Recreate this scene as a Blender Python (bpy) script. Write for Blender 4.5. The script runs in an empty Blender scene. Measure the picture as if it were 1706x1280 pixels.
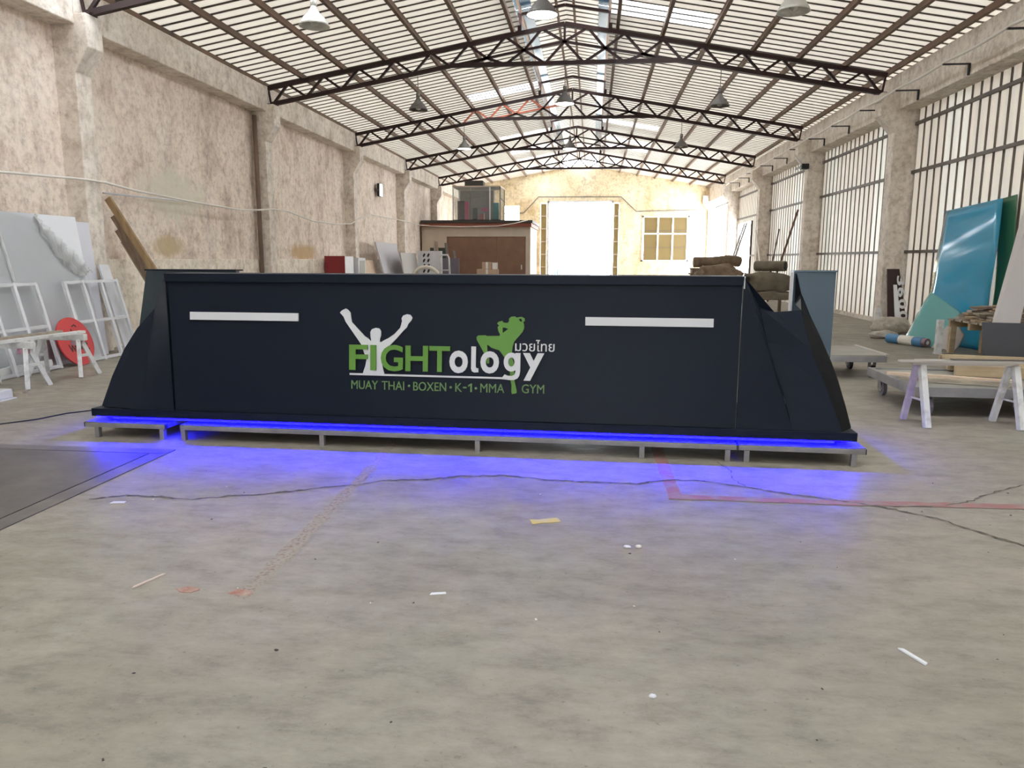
import bpy, bmesh, math, random
from mathutils import Vector, Matrix
random.seed(7)
sc = bpy.context.scene
COL = sc.collection

# ------------------------------------------------------------------ camera
H_CAM = 1.4
F_PX, YAW, PITCH, ROLL = 1247.35, 0.1048, 0.1655, 0.0029
cd = bpy.data.cameras.new('camera'); cam = bpy.data.objects.new('camera', cd); COL.objects.link(cam)
cd.sensor_fit = 'HORIZONTAL'; cd.sensor_width = 36.0; cd.lens = 36.0 * F_PX / 1706.0
cd.clip_start = 0.05; cd.clip_end = 500
fwd = Vector((-math.sin(YAW) * math.cos(PITCH), math.cos(YAW) * math.cos(PITCH), -math.sin(PITCH)))
rgt0 = Vector((math.cos(YAW), math.sin(YAW), 0)); up0 = rgt0.cross(fwd)
rgt = rgt0 * math.cos(ROLL) + up0 * math.sin(ROLL); upv = up0 * math.cos(ROLL) - rgt0 * math.sin(ROLL)
cam.matrix_world = Matrix(((rgt.x, upv.x, -fwd.x, 0), (rgt.y, upv.y, -fwd.y, 0), (rgt.z, upv.z, -fwd.z, H_CAM), (0, 0, 0, 1)))
sc.camera = cam

# ------------------------------------------------------------------ sky, exposure
SKY = 14.5
w = bpy.data.worlds.new('sky'); sc.world = w; w.use_nodes = True
bg = w.node_tree.nodes['Background']
bg.inputs[0].default_value = (0.93, 0.965, 1.0, 1); bg.inputs[1].default_value = SKY
vs = sc.view_settings
vs.view_transform = 'Standard'; vs.look = 'None'; vs.exposure = 0.46; vs.gamma = 1.0; vs.use_curve_mapping = False
sc.cycles.use_denoising = True
sc.cycles.max_bounces = 9; sc.cycles.diffuse_bounces = 5; sc.cycles.transparent_max_bounces = 12
sc.cycles.sample_clamp_indirect = 6.0
sc.cycles.caustics_reflective = False; sc.cycles.caustics_refractive = False

# hall dimensions (metres)
BAY, Y1 = 6.224, 16.749
YK = [Y1 + BAY * (k - 1) for k in range(-3, 6)]        # truss lines, YK[3] is the first one in view
YF, YB = 41.645, -8.0                                  # far and near gable
XWL, XWR = -7.55, 6.5                                  # wall planes
XR = -0.67                                             # ridge line
def zroof(x): return 6.311 - 0.1775 * abs(x - XR)

# portals: daylight enters through the openings of the hall
def portal(name, loc, rot, sx, sy):
    l = bpy.data.lights.new(name, 'AREA'); l.shape = 'RECTANGLE'; l.size = sx; l.size_y = sy
    l.cycles.is_portal = True
    o = bpy.data.objects.new(name, l); COL.objects.link(o); o.location = loc; o.rotation_euler = rot
portal('daylight_added_doorway', (XR, YB + 0.02, 1.25), (math.pi / 2, 0, 0), 2.4, 2.5)
portal('daylight_far_gate', (-0.69, YF - 0.05, 2.25), (-math.pi / 2, 0, 0), 3.6, 4.5)

# ------------------------------------------------------------------ mesh helpers
class MB:
    def __init__(s): s.v = []; s.f = []
    def add(s, vs_, fs):
        o = len(s.v); s.v += [tuple(p) for p in vs_]; s.f += [tuple(i + o for i in f) for f in fs]; return s
    def box(s, x0, x1, y0, y1, z0, z1):
        return s.add([(x0, y0, z0), (x1, y0, z0), (x1, y1, z0), (x0, y1, z0), (x0, y0, z1), (x1, y0, z1), (x1, y1, z1), (x0, y1, z1)],
                     [(3, 2, 1, 0), (4, 5, 6, 7), (0, 1, 5, 4), (1, 2, 6, 5), (2, 3, 7, 6), (3, 0, 4, 7)])
    def hexa(s, lo, hi):      # two quads, same order
        return s.add(list(lo) + list(hi), [(3, 2, 1, 0), (4, 5, 6, 7), (0, 1, 5, 4), (1, 2, 6, 5), (2, 3, 7, 6), (3, 0, 4, 7)])
    def bar(s, p, q, a, b, up=(0, 0, 1)):   # rectangular bar: a across, b along 'up'
        p, q, up = Vector(p), Vector(q), Vector(up); d = (q - p).normalized()
        x = d.cross(up)
        if x.length < 1e-4: x = d.cross(Vector((1, 0, 0)))
        x.normalize(); y = x.cross(d).normalized(); x *= a / 2; y *= b / 2
        return s.hexa([p - x - y, p + x - y, p + x + y, p - x + y], [q - x - y, q + x - y, q + x + y, q - x + y])
    def tube(s, pts, r, n=8, r2=None, cap=True):
        pts = [Vector(p) for p in pts]; rings = []; m = len(pts); ref = Vector((0, 0, 1))
        for i, p in enumerate(pts):
            d = (pts[min(i + 1, m - 1)] - pts[max(i - 1, 0)]).normalized()
            x = d.cross(ref)
            if x.length < 1e-3: x = d.cross(Vector((0, 1, 0)))
            x.normalize(); y = d.cross(x)
            rr = r if r2 is None else r + (r2 - r) * i / (m - 1)
            rings.append([p + (x * math.cos(2 * math.pi * k / n) + y * math.sin(2 * math.pi * k / n)) * rr for k in range(n)])
        vs_ = [q for g in rings for q in g]; fs = []
        for i in range(m - 1):
            for k in range(n):
                fs.append((i * n + k, i * n + (k + 1) % n, (i + 1) * n + (k + 1) % n, (i + 1) * n + k))
        if cap: fs += [tuple(reversed(range(n))), tuple(range((m - 1) * n, m * n))]
        return s.add(vs_, fs)
    def lathe(s, prof, c=(0, 0, 0), n=20):    # profile (r, z)
        vs_ = []; fs = []; m = len(prof)
        for r, z in prof:
            for k in range(n):
                a = 2 * math.pi * k / n; vs_.append((c[0] + r * math.cos(a), c[1] + r * math.sin(a), c[2] + z))
        for i in range(m - 1):
            for k in range(n): fs.append((i * n + k, i * n + (k + 1) % n, (i + 1) * n + (k + 1) % n, (i + 1) * n + k))
        return s.add(vs_, fs)
    def slab(s, poly, off):                   # polygon extruded by vector
        poly = [Vector(p) for p in poly]; off = Vector(off); n = len(poly)
        fs = [tuple(reversed(range(n))), tuple(range(n, 2 * n))] + [(i, (i + 1) % n, n + (i + 1) % n, n + i) for i in range(n)]
        return s.add(poly + [p + off for p in poly], fs)
    def grid(s, fn, nu, nv, th=None):         # surface fn(u,v)->Vector, optional thickness vector fn
        vs_ = [fn(i / nu, j / nv) for j in range(nv + 1) for i in range(nu + 1)]; W = nu + 1
        fs = [(j * W + i, j * W + i + 1, (j + 1) * W + i + 1, (j + 1) * W + i) for j in range(nv) for i in range(nu)]
        if th is None: return s.add(vs_, fs)
        th = Vector(th); N = len(vs_); vs2 = vs_ + [Vector(p) + th for p in vs_]
        fs2 = fs + [tuple(N + k for k in reversed(f)) for f in fs]
        rim = [i for i in range(W)] + [j * W + nu for j in range(1, nv + 1)] + [nv * W + i for i in range(nu - 1, -1, -1)] + [j * W for j in range(nv - 1, 0, -1)]
        for a, b in zip(rim, rim[1:] + rim[:1]): fs2.append((b, a, N + a, N + b))
        return s.add(vs2, fs2)
    def mesh(s, name, mat, smooth=False, fix=True):
        me = bpy.data.meshes.new(name); me.from_pydata(s.v, [], s.f); me.update()
        if fix:
            bm = bmesh.new(); bm.from_mesh(me); bmesh.ops.recalc_face_normals(bm, faces=bm.faces); bm.to_mesh(me); bm.free()
        if mat is not None: me.materials.append(mat)
        if smooth:
            for p in me.polygons: p.use_smooth = True
        return me
    def build(s, name, mat, parent=None, smooth=False, bevel=0, loc=None, rot=None, fix=True):
        o = bpy.data.objects.new(name, s.mesh(name, mat, smooth, fix)); COL.objects.link(o)
        if parent: o.parent = parent
        if loc: o.location = loc
        if rot: o.rotation_euler = rot
        if bevel:
            b = o.modifiers.new('bevel', 'BEVEL'); b.width = bevel; b.segments = 2; b.limit_method = 'ANGLE'
        return o
def inst(name, me, parent=None, loc=(0, 0, 0), rot=(0, 0, 0), scale=None):
    o = bpy.data.objects.new(name, me); COL.objects.link(o)
    if parent: o.parent = parent
    o.location = loc; o.rotation_euler = rot
    if scale: o.scale = scale
    return o
def tag(o, label, cat, group=None):
    o['label'] = label; o['category'] = cat
    if group: o['group'] = group
    return o
def thing(name, label, cat, loc=(0, 0, 0), rz=0, group=None):
    o = bpy.data.objects.new(name, None); COL.objects.link(o); o.empty_display_size = 0.2
    o.location = loc; o.rotation_euler = (0, 0, rz); return tag(o, label, cat, group)
def struct(o, label=None):
    o['kind'] = 'structure'
    if label: o['label'] = label
    return o
def copy_tree(o, parent=None):
    c = o.copy(); COL.objects.link(c)
    if parent: c.parent = parent
    for ch in list(o.children): copy_tree(ch, c)
    return c

# ------------------------------------------------------------------ materials
def M(name, col, rough=0.6, metal=0.0, var=None, scale=3.0, stretch=(1, 1, 1), bump=0.0, bscale=40.0, spec=None, coat=0, detail=6, contrast=(0.35, 0.65)):
    m = bpy.data.materials.new(name); m.use_nodes = True; nt = m.node_tree; b = nt.nodes['Principled BSDF']
    b.inputs['Base Color'].default_value = (*col, 1); b.inputs['Roughness'].default_value = rough; b.inputs['Metallic'].default_value = metal
    if spec is not None: b.inputs['Specular IOR Level'].default_value = spec
    if coat: b.inputs['Coat Weight'].default_value = coat; b.inputs['Coat Roughness'].default_value = 0.15
    if var or bump:
        tc = nt.nodes.new('ShaderNodeTexCoord'); mp = nt.nodes.new('ShaderNodeMapping'); mp.inputs['Scale'].default_value = stretch
        nt.links.new(tc.outputs['Object'], mp.inputs['Vector'])
    if var:
        nz = nt.nodes.new('ShaderNodeTexNoise'); nz.inputs['Scale'].default_value = scale; nz.inputs['Detail'].default_value = detail; nz.inputs['Roughness'].default_value = 0.62
        nt.links.new(mp.outputs[0], nz.inputs['Vector'])
        rp = nt.nodes.new('ShaderNodeValToRGB'); rp.color_ramp.elements[0].position = contrast[0]; rp.color_ramp.elements[1].position = contrast[1]
        rp.color_ramp.elements[0].color = (*col, 1); rp.color_ramp.elements[1].color = (*var, 1)
        nt.links.new(nz.outputs['Fac'], rp.inputs['Fac']); nt.links.new(rp.outputs['Color'], b.inputs['Base Color'])
    if bump:
        n2 = nt.nodes.new('ShaderNodeTexNoise'); n2.inputs['Scale'].default_value = bscale; n2.inputs['Detail'].default_value = 5
        nt.links.new(mp.outputs[0], n2.inputs['Vector'])
        bp = nt.nodes.new('ShaderNodeBump'); bp.inputs['Strength'].default_value = bump; bp.inputs['Distance'].default_value = 0.02
        nt.links.new(n2.outputs['Fac'], bp.inputs['Height']); nt.links.new(bp.outputs[0], b.inputs['Normal'])
    return m
def emit(name, col, s):
    m = bpy.data.materials.new(name); m.use_nodes = True; nt = m.node_tree; b = nt.nodes['Principled BSDF']
    b.inputs['Base Color'].default_value = (*col, 1); b.inputs['Emission Color'].default_value = (*col, 1); b.inputs['Emission Strength'].default_value = s
    return m
def sheetglass(name, col, alpha, rough=0.15, ior=1.45):
    """clear or tinted plastic sheet: gloss over a mix of see-through and diffuse transmission"""
    m = bpy.data.materials.new(name); m.use_nodes = True; nt = m.node_tree; nt.nodes.clear()
    o = nt.nodes.new('ShaderNodeOutputMaterial'); tr = nt.nodes.new('ShaderNodeBsdfTransparent'); tr.inputs[0].default_value = (*col, 1)
    tl = nt.nodes.new('ShaderNodeBsdfTranslucent'); tl.inputs[0].default_value = (*col, 1)
    df = nt.nodes.new('ShaderNodeBsdfDiffuse'); df.inputs[0].default_value = (*col, 1)
    gl = nt.nodes.new('ShaderNodeBsdfGlossy'); gl.inputs[1].default_value = rough
    m1 = nt.nodes.new('ShaderNodeMixShader'); m1.inputs[0].default_value = 0.5; nt.links.new(tl.outputs[0], m1.inputs[1]); nt.links.new(df.outputs[0], m1.inputs[2])
    m2 = nt.nodes.new('ShaderNodeMixShader'); m2.inputs[0].default_value = alpha; nt.links.new(tr.outputs[0], m2.inputs[1]); nt.links.new(m1.outputs[0], m2.inputs[2])
    fr = nt.nodes.new('ShaderNodeFresnel'); fr.inputs[0].default_value = ior
    m3 = nt.nodes.new('ShaderNodeMixShader'); nt.links.new(fr.outputs[0], m3.inputs[0]); nt.links.new(m2.outputs[0], m3.inputs[1]); nt.links.new(gl.outputs[0], m3.inputs[2])
    nt.links.new(m3.outputs[0], o.inputs[0]); return m

def concrete_floor():
    m = bpy.data.materials.new('floor_concrete'); m.use_nodes = True; nt = m.node_tree; b = nt.nodes['Principled BSDF']
    tc = nt.nodes.new('ShaderNodeTexCoord')
    def noise(s, det, st=(1, 1, 1), r=0.6):
        mp = nt.nodes.new('ShaderNodeMapping'); mp.inputs['Scale'].default_value = st; nt.links.new(tc.outputs['Object'], mp.inputs[0])
        n = nt.nodes.new('ShaderNodeTexNoise'); n.inputs['Scale'].default_value = s; n.inputs['Detail'].default_value = det; n.inputs['Roughness'].default_value = r
        nt.links.new(mp.outputs[0], n.inputs['Vector']); return n
    def ramp(n, stops):
        r = nt.nodes.new('ShaderNodeValToRGB'); e = r.color_ramp.elements
        e[0].position, e[0].color = stops[0][0], (*stops[0][1], 1); e[1].position, e[1].color = stops[-1][0], (*stops[-1][1], 1)
        for p, c in stops[1:-1]:
            q = e.new(p); q.color = (*c, 1)
        nt.links.new(n.outputs['Fac'], r.inputs['Fac']); return r
    def mix(a, bb, f, mode='MIX'):
        x = nt.nodes.new('ShaderNodeMix'); x.data_type = 'RGBA'; x.blend_type = mode
        if isinstance(f, float): x.inputs[0].default_value = f
        else: nt.links.new(f, x.inputs[0])
        nt.links.new(a, x.inputs[6]); nt.links.new(bb, x.inputs[7]); return x.outputs[2]
    base = ramp(noise(0.7, 5), [(0.3, (0.205, 0.182, 0.145)), (0.5, (0.250, 0.225, 0.187)), (0.72, (0.285, 0.254, 0.217))])
    mott = ramp(noise(4.0, 10, (1, 2.0, 1), 0.78), [(0.32, (0.60, 0.60, 0.59)), (0.5, (1, 1, 1)), (0.68, (1.28, 1.27, 1.25))])
    tint = ramp(noise(0.9, 4, (1, 1, 1), 0.5), [(0.35, (0.98, 1.01, 0.96)), (0.6, (1.015, 0.99, 0.985))])
    c = mix(base.outputs[0], mott.outputs[0], 0.9, 'MULTIPLY'); c = mix(c, tint.outputs[0], 1.0, 'MULTIPLY')
    dust = ramp(noise(2.2, 9, (1, 1.6, 1), 0.72), [(0.60, (0, 0, 0)), (0.72, (1, 1, 1))])
    pale = nt.nodes.new('ShaderNodeRGB'); pale.outputs[0].default_value = (0.36, 0.335, 0.29, 1)
    f1 = nt.nodes.new('ShaderNodeMath'); f1.operation = 'MULTIPLY'; f1.inputs[1].default_value = 0.45; nt.links.new(dust.outputs[0], f1.inputs[0])
    c = mix(c, pale.outputs[0], f1.outputs[0])
    grime = ramp(noise(1.3, 9, (1, 1.3, 1), 0.75), [(0.28, (1, 1, 1)), (0.40, (0, 0, 0))])
    dark = nt.nodes.new('ShaderNodeRGB'); dark.outputs[0].default_value = (0.14, 0.126, 0.104, 1)
    f2 = nt.nodes.new('ShaderNodeMath'); f2.operation = 'MULTIPLY'; f2.inputs[1].default_value = 0.55; nt.links.new(grime.outputs[0], f2.inputs[0])
    c = mix(c, dark.outputs[0], f2.outputs[0])
    speck = ramp(noise(38, 3), [(0.27, (0.6, 0.6, 0.6)), (0.36, (1, 1, 1))])
    c = mix(c, speck.outputs[0], 0.8, 'MULTIPLY')
    nt.links.new(c, b.inputs['Base Color'])
    rr = ramp(noise(3, 5), [(0.3, (0.42,) * 3), (0.7, (0.62,) * 3)]); nt.links.new(rr.outputs[0], b.inputs['Roughness'])
    bn = noise(22, 8); bp = nt.nodes.new('ShaderNodeBump'); bp.inputs['Strength'].default_value = 0.18; bp.inputs['Distance'].default_value = 0.01
    nt.links.new(bn.outputs['Fac'], bp.inputs['Height']); nt.links.new(bp.outputs[0], b.inputs['Normal'])
    return m

def plaster(name, a, bcol, d, sc_=1.1, stains=()):
    m = bpy.data.materials.new(name); m.use_nodes = True; nt = m.node_tree; b = nt.nodes['Principled BSDF']; b.inputs['Roughness'].default_value = 0.9
    tc = nt.nodes.new('ShaderNodeTexCoord')
    def noise(s, det, st, r):
        mp = nt.nodes.new('ShaderNodeMapping'); mp.inputs['Scale'].default_value = st; nt.links.new(tc.outputs['Object'], mp.inputs[0])
        n = nt.nodes.new('ShaderNodeTexNoise'); n.inputs['Scale'].default_value = s; n.inputs['Detail'].default_value = det; n.inputs['Roughness'].default_value = r
        nt.links.new(mp.outputs[0], n.inputs['Vector']); return n.outputs['Fac']
    def ramp(f, stops):
        r = nt.nodes.new('ShaderNodeValToRGB'); e = r.color_ramp.elements
        e[0].position, e[0].color = stops[0][0], (*stops[0][1], 1); e[1].position, e[1].color = stops[-1][0], (*stops[-1][1], 1)
        for p, c in stops[1:-1]:
            q = e.new(p); q.color = (*c, 1)
        nt.links.new(f, r.inputs['Fac']); return r.outputs[0]
    def mix(a_, b_, f, mode='MIX'):
        x = nt.nodes.new('ShaderNodeMix'); x.data_type = 'RGBA'; x.blend_type = mode
        if isinstance(f, float): x.inputs[0].default_value = f
        else: nt.links.new(f, x.inputs[0])
        nt.links.new(a_, x.inputs[6]); nt.links.new(b_, x.inputs[7]); return x.outputs[2]
    c = ramp(noise(sc_, 8, (1, 1, 0.8), 0.65), [(0.30, d), (0.47, a), (0.68, bcol)])
    streak = ramp(noise(2.6, 7, (1, 1, 0.22), 0.7), [(0.30, (0.62, 0.60, 0.58)), (0.48, (1, 1, 1))])
    c = mix(c, streak, 0.6, 'MULTIPLY')
    blotch = ramp(noise(3.2, 9, (1, 1, 0.9), 0.72), [(0.33, (0.66, 0.60, 0.55)), (0.5, (1, 1, 1))])
    c = mix(c, blotch, 0.8, 'MULTIPLY')
    fine = ramp(noise(9, 8, (1, 1, 1), 0.75), [(0.34, (0.62, 0.58, 0.55)), (0.52, (1, 1, 1)), (0.7, (1.1, 1.1, 1.1))])
    c = mix(c, fine, 0.8, 'MULTIPLY')
    for (cx, cy, cz, ry, rz, colr) in stains:
        mp = nt.nodes.new('ShaderNodeMapping'); mp.inputs['Location'].default_value = (-cx * 0.3, -cy / ry, -cz / rz); mp.inputs['Scale'].default_value = (0.3, 1 / ry, 1 / rz)
        nt.links.new(tc.outputs['Object'], mp.inputs[0])
        ln = nt.nodes.new('ShaderNodeVectorMath'); ln.operation = 'LENGTH'; nt.links.new(mp.outputs[0], ln.inputs[0])
        ad = nt.nodes.new('ShaderNodeMath'); ad.operation = 'MULTIPLY_ADD'; nt.links.new(noise(4, 6, (1, 1, 0.5), 0.6), ad.inputs[0]); ad.inputs[1].default_value = 0.9; nt.links.new(ln.outputs['Value'], ad.inputs[2])
        f = ramp(ad.outputs[0], [(0.75, (0.8, 0.8, 0.8)), (1.35 / 1.0 if False else 1.0, (0, 0, 0))])
        rgb = nt.nodes.new('ShaderNodeRGB'); rgb.outputs[0].default_value = (*colr, 1)
        c = mix(c, rgb.outputs[0], f)
    nt.links.new(c, b.inputs['Base Color'])
    bp = nt.nodes.new('ShaderNodeBump'); bp.inputs['Strength'].default_value = 0.35; bp.inputs['Distance'].default_value = 0.02
    nt.links.new(noise(12, 8, (1, 1, 1), 0.7), bp.inputs['Height']); nt.links.new(bp.outputs[0], b.inputs['Normal'])
    return m

m_floor = concrete_floor()
m_wall = plaster('wall_plaster', (0.88, 0.76, 0.66), (0.93, 0.83, 0.74), (0.63, 0.52, 0.44),
                 stains=[(-7.55, 19.3, 1.55, 1.9, 0.45, (0.55, 0.36, 0.16)), (-7.55, 12.9, 1.6, 1.3, 0.4, (0.55, 0.42, 0.22)), (-7.55, 13.2, 2.5, 2.2, 1.0, (0.74, 0.70, 0.58))])
m_conc = plaster('column_concrete', (0.80, 0.73, 0.65), (0.88, 0.82, 0.74), (0.60, 0.53, 0.47), 1.8)
m_cream = plaster('dado_cream', (0.90, 0.82, 0.70), (0.94, 0.88, 0.79), (0.70, 0.62, 0.51), 1.6)
m_end = plaster('gable_cream', (0.84, 0.70, 0.46), (0.90, 0.80, 0.60), (0.62, 0.45, 0.24), 0.8)
m_roof = M('roof_metal', (0.60, 0.59, 0.55), 0.55, 0.0, var=(0.47, 0.45, 0.41), scale=0.6, spec=0.3)
def add_translucency(m, amount, col):
    nt = m.node_tree; o = nt.nodes['Material Output']; b = nt.nodes['Principled BSDF']
    tl = nt.nodes.new('ShaderNodeBsdfTranslucent'); tl.inputs[0].default_value = (*col, 1); mx = nt.nodes.new('ShaderNodeMixShader'); mx.inputs[0].default_value = amount
    nt.links.new(b.outputs[0], mx.inputs[1]); nt.links.new(tl.outputs[0], mx.inputs[2]); nt.links.new(mx.outputs[0], o.inputs[0])
add_translucency(m_roof, 0.042, (1.0, 0.90, 0.76))  # translucency added to the metal so fill daylight comes through
m_rib = M('roof_rib_shade', (0.27, 0.245, 0.215), 0.6)  # darker rib colour paints the shade in the roof grooves
m_wrib = M('wall_rib_shade', (0.30, 0.265, 0.225), 0.6)  # same for the wall grooves, shade painted as rib colour
m_sky = sheetglass('rooflight_plastic', (0.92, 0.95, 0.97), 0.55)
m_blue_light = sheetglass('blue_rooflight_plastic', (0.075, 0.150, 0.20), 0.85)
m_purlin = M('purlin_rust', (0.16, 0.115, 0.085), 0.7, 0.0, var=(0.24, 0.15, 0.11), scale=1.2)
m_truss = M('truss_maroon', (0.018, 0.008, 0.008), 0.55, var=(0.035, 0.014, 0.012), scale=2, spec=0.3)
m_primer = M('red_primer', (0.42, 0.11, 0.06), 0.6)
m_wsheet = M('wall_sheet_metal', (0.70, 0.61, 0.51), 0.5, 0.0, var=(0.54, 0.52, 0.47), scale=1.0, stretch=(1, 2.5, 0.25), spec=0.4)
m_wsheet2 = M('wall_sheet_plastic', (0.64, 0.61, 0.53), 0.45, 0.0, var=(0.52, 0.52, 0.47), scale=1.0, stretch=(1, 2.5, 0.25), spec=0.4)
add_translucency(m_wsheet, 0.022, (1.0, 0.90, 0.76)); add_translucency(m_wsheet2, 0.028, (1.0, 0.97, 0.84))  # translucency added to light the hall through the wall sheets
m_girt = M('girt_steel', (0.13, 0.11, 0.095), 0.6, 0.2)
m_counter = M('counter_slate', (0.0055, 0.0095, 0.0185), 0.45, 0.0, spec=0.14)
m_counter_dark = M('counter_shaded', (0.004, 0.005, 0.007), 0.6, spec=0.08)  # near-black copy of the slate, paints shade on the right fin's inner face
m_rearpanel = M('counter_satin', (0.12, 0.175, 0.23), 0.26, 0.6)
m_rearleft = M('counter_satin_dark', (0.03, 0.05, 0.062), 0.3, 0.3)
m_plinth = M('plinth_grey', (0.20, 0.20, 0.23), 0.5)
m_deckfilm = M('dark_deck_film', (0.10, 0.10, 0.12), 0.5)
m_tube = M('raw_steel_tube', (0.19, 0.185, 0.18), 0.5, 0.4, var=(0.27, 0.26, 0.25), scale=5)
m_white = M('sign_white', (0.60, 0.615, 0.63), 0.5)
m_green = M('sign_green', (0.088, 0.235, 0.022), 0.5)
m_greenpale = M('sign_green_pale', (0.12, 0.235, 0.075), 0.55)
m_led = emit('led_blue', (0.0004, 0.0, 1.0), 420.0)
m_steel = M('galvanised_tube', (0.36, 0.36, 0.37), 0.45, 0.5, var=(0.27, 0.27, 0.28), scale=4)
m_black = M('black_plastic', (0.015, 0.015, 0.017), 0.5)
m_rubber = M('grey_rubber', (0.16, 0.15, 0.16), 0.7)
m_whitepaint = M('chipped_white_paint', (0.66, 0.67, 0.66), 0.6, var=(0.40, 0.39, 0.37), scale=6, contrast=(0.5, 0.7))
m_frame = M('white_metal_frame', (0.74, 0.75, 0.78), 0.4, var=(0.62, 0.63, 0.66), scale=3)
m_greysheet = M('grey_sheet', (0.80, 0.82, 0.86), 0.35, var=(0.73, 0.75, 0.79), scale=0.8, spec=0.5)
m_film = sheetglass('plastic_film', (0.99, 0.995, 1.0), 0.06, 0.10, 1.18)
m_filmfold = sheetglass('crumpled_film_glint', (0.97, 0.98, 0.98), 0.75, 0.10, 1.3)  # fold film whitened, crumple highlights put into its colour
m_wood = M('plank_wood', (0.36, 0.25, 0.13), 0.75, var=(0.26, 0.17, 0.09), scale=2.0, stretch=(6, 6, 0.7), bump=0.2)
m_woodold = M('old_wood', (0.20, 0.14, 0.10), 0.8, var=(0.30, 0.23, 0.17), scale=2.0, stretch=(6, 6, 0.7), bump=0.2)
m_woodpale = M('pale_wood', (0.50, 0.40, 0.26), 0.75, var=(0.38, 0.28, 0.17), scale=2.0, stretch=(1, 6, 6), bump=0.2)
m_woodgrey = M('weathered_wood', (0.30, 0.26, 0.21), 0.8, var=(0.43, 0.37, 0.29), scale=2.2, stretch=(1, 6, 6), bump=0.2)
m_red = M('red_paint', (0.52, 0.03, 0.035), 0.5)
m_darkred = M('dark_red_paint', (0.26, 0.02, 0.025), 0.5)
m_ink = M('black_ink', (0.03, 0.012, 0.014), 0.6)
m_bluesheet = sheetglass('blue_acrylic', (0.10, 0.66, 1.0), 0.88, 0.07)
m_tealsheet = sheetglass('teal_acrylic', (0.36, 0.86, 0.84), 0.80, 0.10)
m_greensheet = sheetglass('green_acrylic', (0.10, 0.34, 0.18), 0.85, 0.15)
m_whitefab = M('white_sheeting', (0.66, 0.62, 0.60), 0.7, var=(0.56, 0.52, 0.50), scale=3)
m_bag = M('clear_bag_rubbish', (0.50, 0.45, 0.38), 0.3, var=(0.30, 0.27, 0.22), scale=9, bump=0.6, bscale=14)
m_slate = M('slate_panel', (0.062, 0.066, 0.08), 0.5)
m_plate = M('checker_plate_steel', (0.17, 0.155, 0.135), 0.5, 0.5, var=(0.11, 0.10, 0.09), scale=2.5)
m_plate_edge = M('plate_edge_steel', (0.12, 0.11, 0.10), 0.5, 0.4, var=(0.20, 0.18, 0.15), scale=3)
m_paint_red = M('worn_red_floor_paint', (0.29, 0.135, 0.12), 0.7, var=(0.27, 0.205, 0.175), scale=9, contrast=(0.45, 0.62))
m_paint_worn = M('faded_red_floor_paint', (0.21, 0.14, 0.12), 0.7, var=(0.285, 0.255, 0.21), scale=48, contrast=(0.38, 0.52))
m_paint_yel = M('yellow_floor_paint', (0.50, 0.38, 0.10), 0.7, var=(0.44, 0.39, 0.28), scale=10)
m_crack = M('floor_crack_soil', (0.055, 0.05, 0.035), 0.9, var=(0.17, 0.155, 0.11), scale=15)
m_lampdim = M('lamp_shade_dimmed', (0.16, 0.15, 0.14), 0.5, 0.2)  # dark copy of the pale lamp shade, shadow put into the colour
m_lampwhite = M('lamp_shade_white', (0.62, 0.62, 0.58), 0.35, 0.2)
m_bulb = emit('lit_bulb', (1.0, 0.98, 0.94), 14.0)
m_flood = emit('flood_lens', (0.82, 1.0, 0.97), 12.0)
m_beige = M('hut_beige', (0.56, 0.48, 0.39), 0.8, var=(0.50, 0.42, 0.34), scale=2)
m_brown = M('brown_board', (0.23, 0.125, 0.075), 0.6, var=(0.19, 0.10, 0.065), scale=2)
m_hutroof = M('hut_roof_dark', (0.05, 0.045, 0.04), 0.7)
m_fascia = M('hut_fascia_red', (0.28, 0.09, 0.055), 0.7)
m_darkglass = M('dark_green_glass', (0.045, 0.065, 0.05), 0.15)
m_glass = sheetglass('booth_glass', (0.92, 0.95, 0.95), 0.12, 0.02)
m_winpane = sheetglass('dusty_window_pane', (0.27, 0.215, 0.115), 0.8, 0.2)
m_card = M('cardboard', (0.40, 0.27, 0.19), 0.8)
m_cardpale = M('pale_carton', (0.70, 0.66, 0.62), 0.8)
m_sack = M('brown_sackcloth', (0.17, 0.12, 0.08), 0.9, var=(0.27, 0.20, 0.14), scale=5, bump=0.4, bscale=10)
m_tarp = M('olive_tarpaulin', (0.22, 0.19, 0.14), 0.8, var=(0.13, 0.11, 0.08), scale=3, bump=0.3, bscale=5)
m_dkwall = M('recess_shade', (0.02, 0.018, 0.018), 0.8)
m_ground = M('added_yard_concrete', (0.62, 0.60, 0.56), 0.9)
m_ltblue = M('light_blue_tarp', (0.25, 0.48, 0.62), 0.6)
m_pink = M('pink_banner', (0.62, 0.05, 0.16), 0.5)
m_teal = M('teal_board', (0.02, 0.30, 0.30), 0.5)
m_purple = M('violet_paint', (0.36, 0.30, 0.50), 0.6, var=(0.55, 0.52, 0.60), scale=5)
m_cable = M('pale_cable', (0.80, 0.76, 0.70), 0.6)
m_wire = M('dark_cable', (0.16, 0.145, 0.13), 0.6)
m_ladder = M('ladder_grey', (0.30, 0.29, 0.28), 0.5)
m_deck = M('trolley_deck_ply', (0.34, 0.33, 0.29), 0.5, var=(0.26, 0.25, 0.21), scale=2, stretch=(1, 5, 1))
m_alu = M('aluminium_profile', (0.62, 0.60, 0.58), 0.35, 0.7)
m_pinkwood = M('pinkish_board', (0.60, 0.43, 0.32), 0.75, var=(0.68, 0.55, 0.42), scale=4)
m_rollblue = M('blue_wrap', (0.06, 0.20, 0.38), 0.3)
m_rollwhite = M('white_wrap', (0.70, 0.68, 0.60), 0.4)
m_rollend = M('mauve_roll_end', (0.20, 0.14, 0.16), 0.7)

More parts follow.
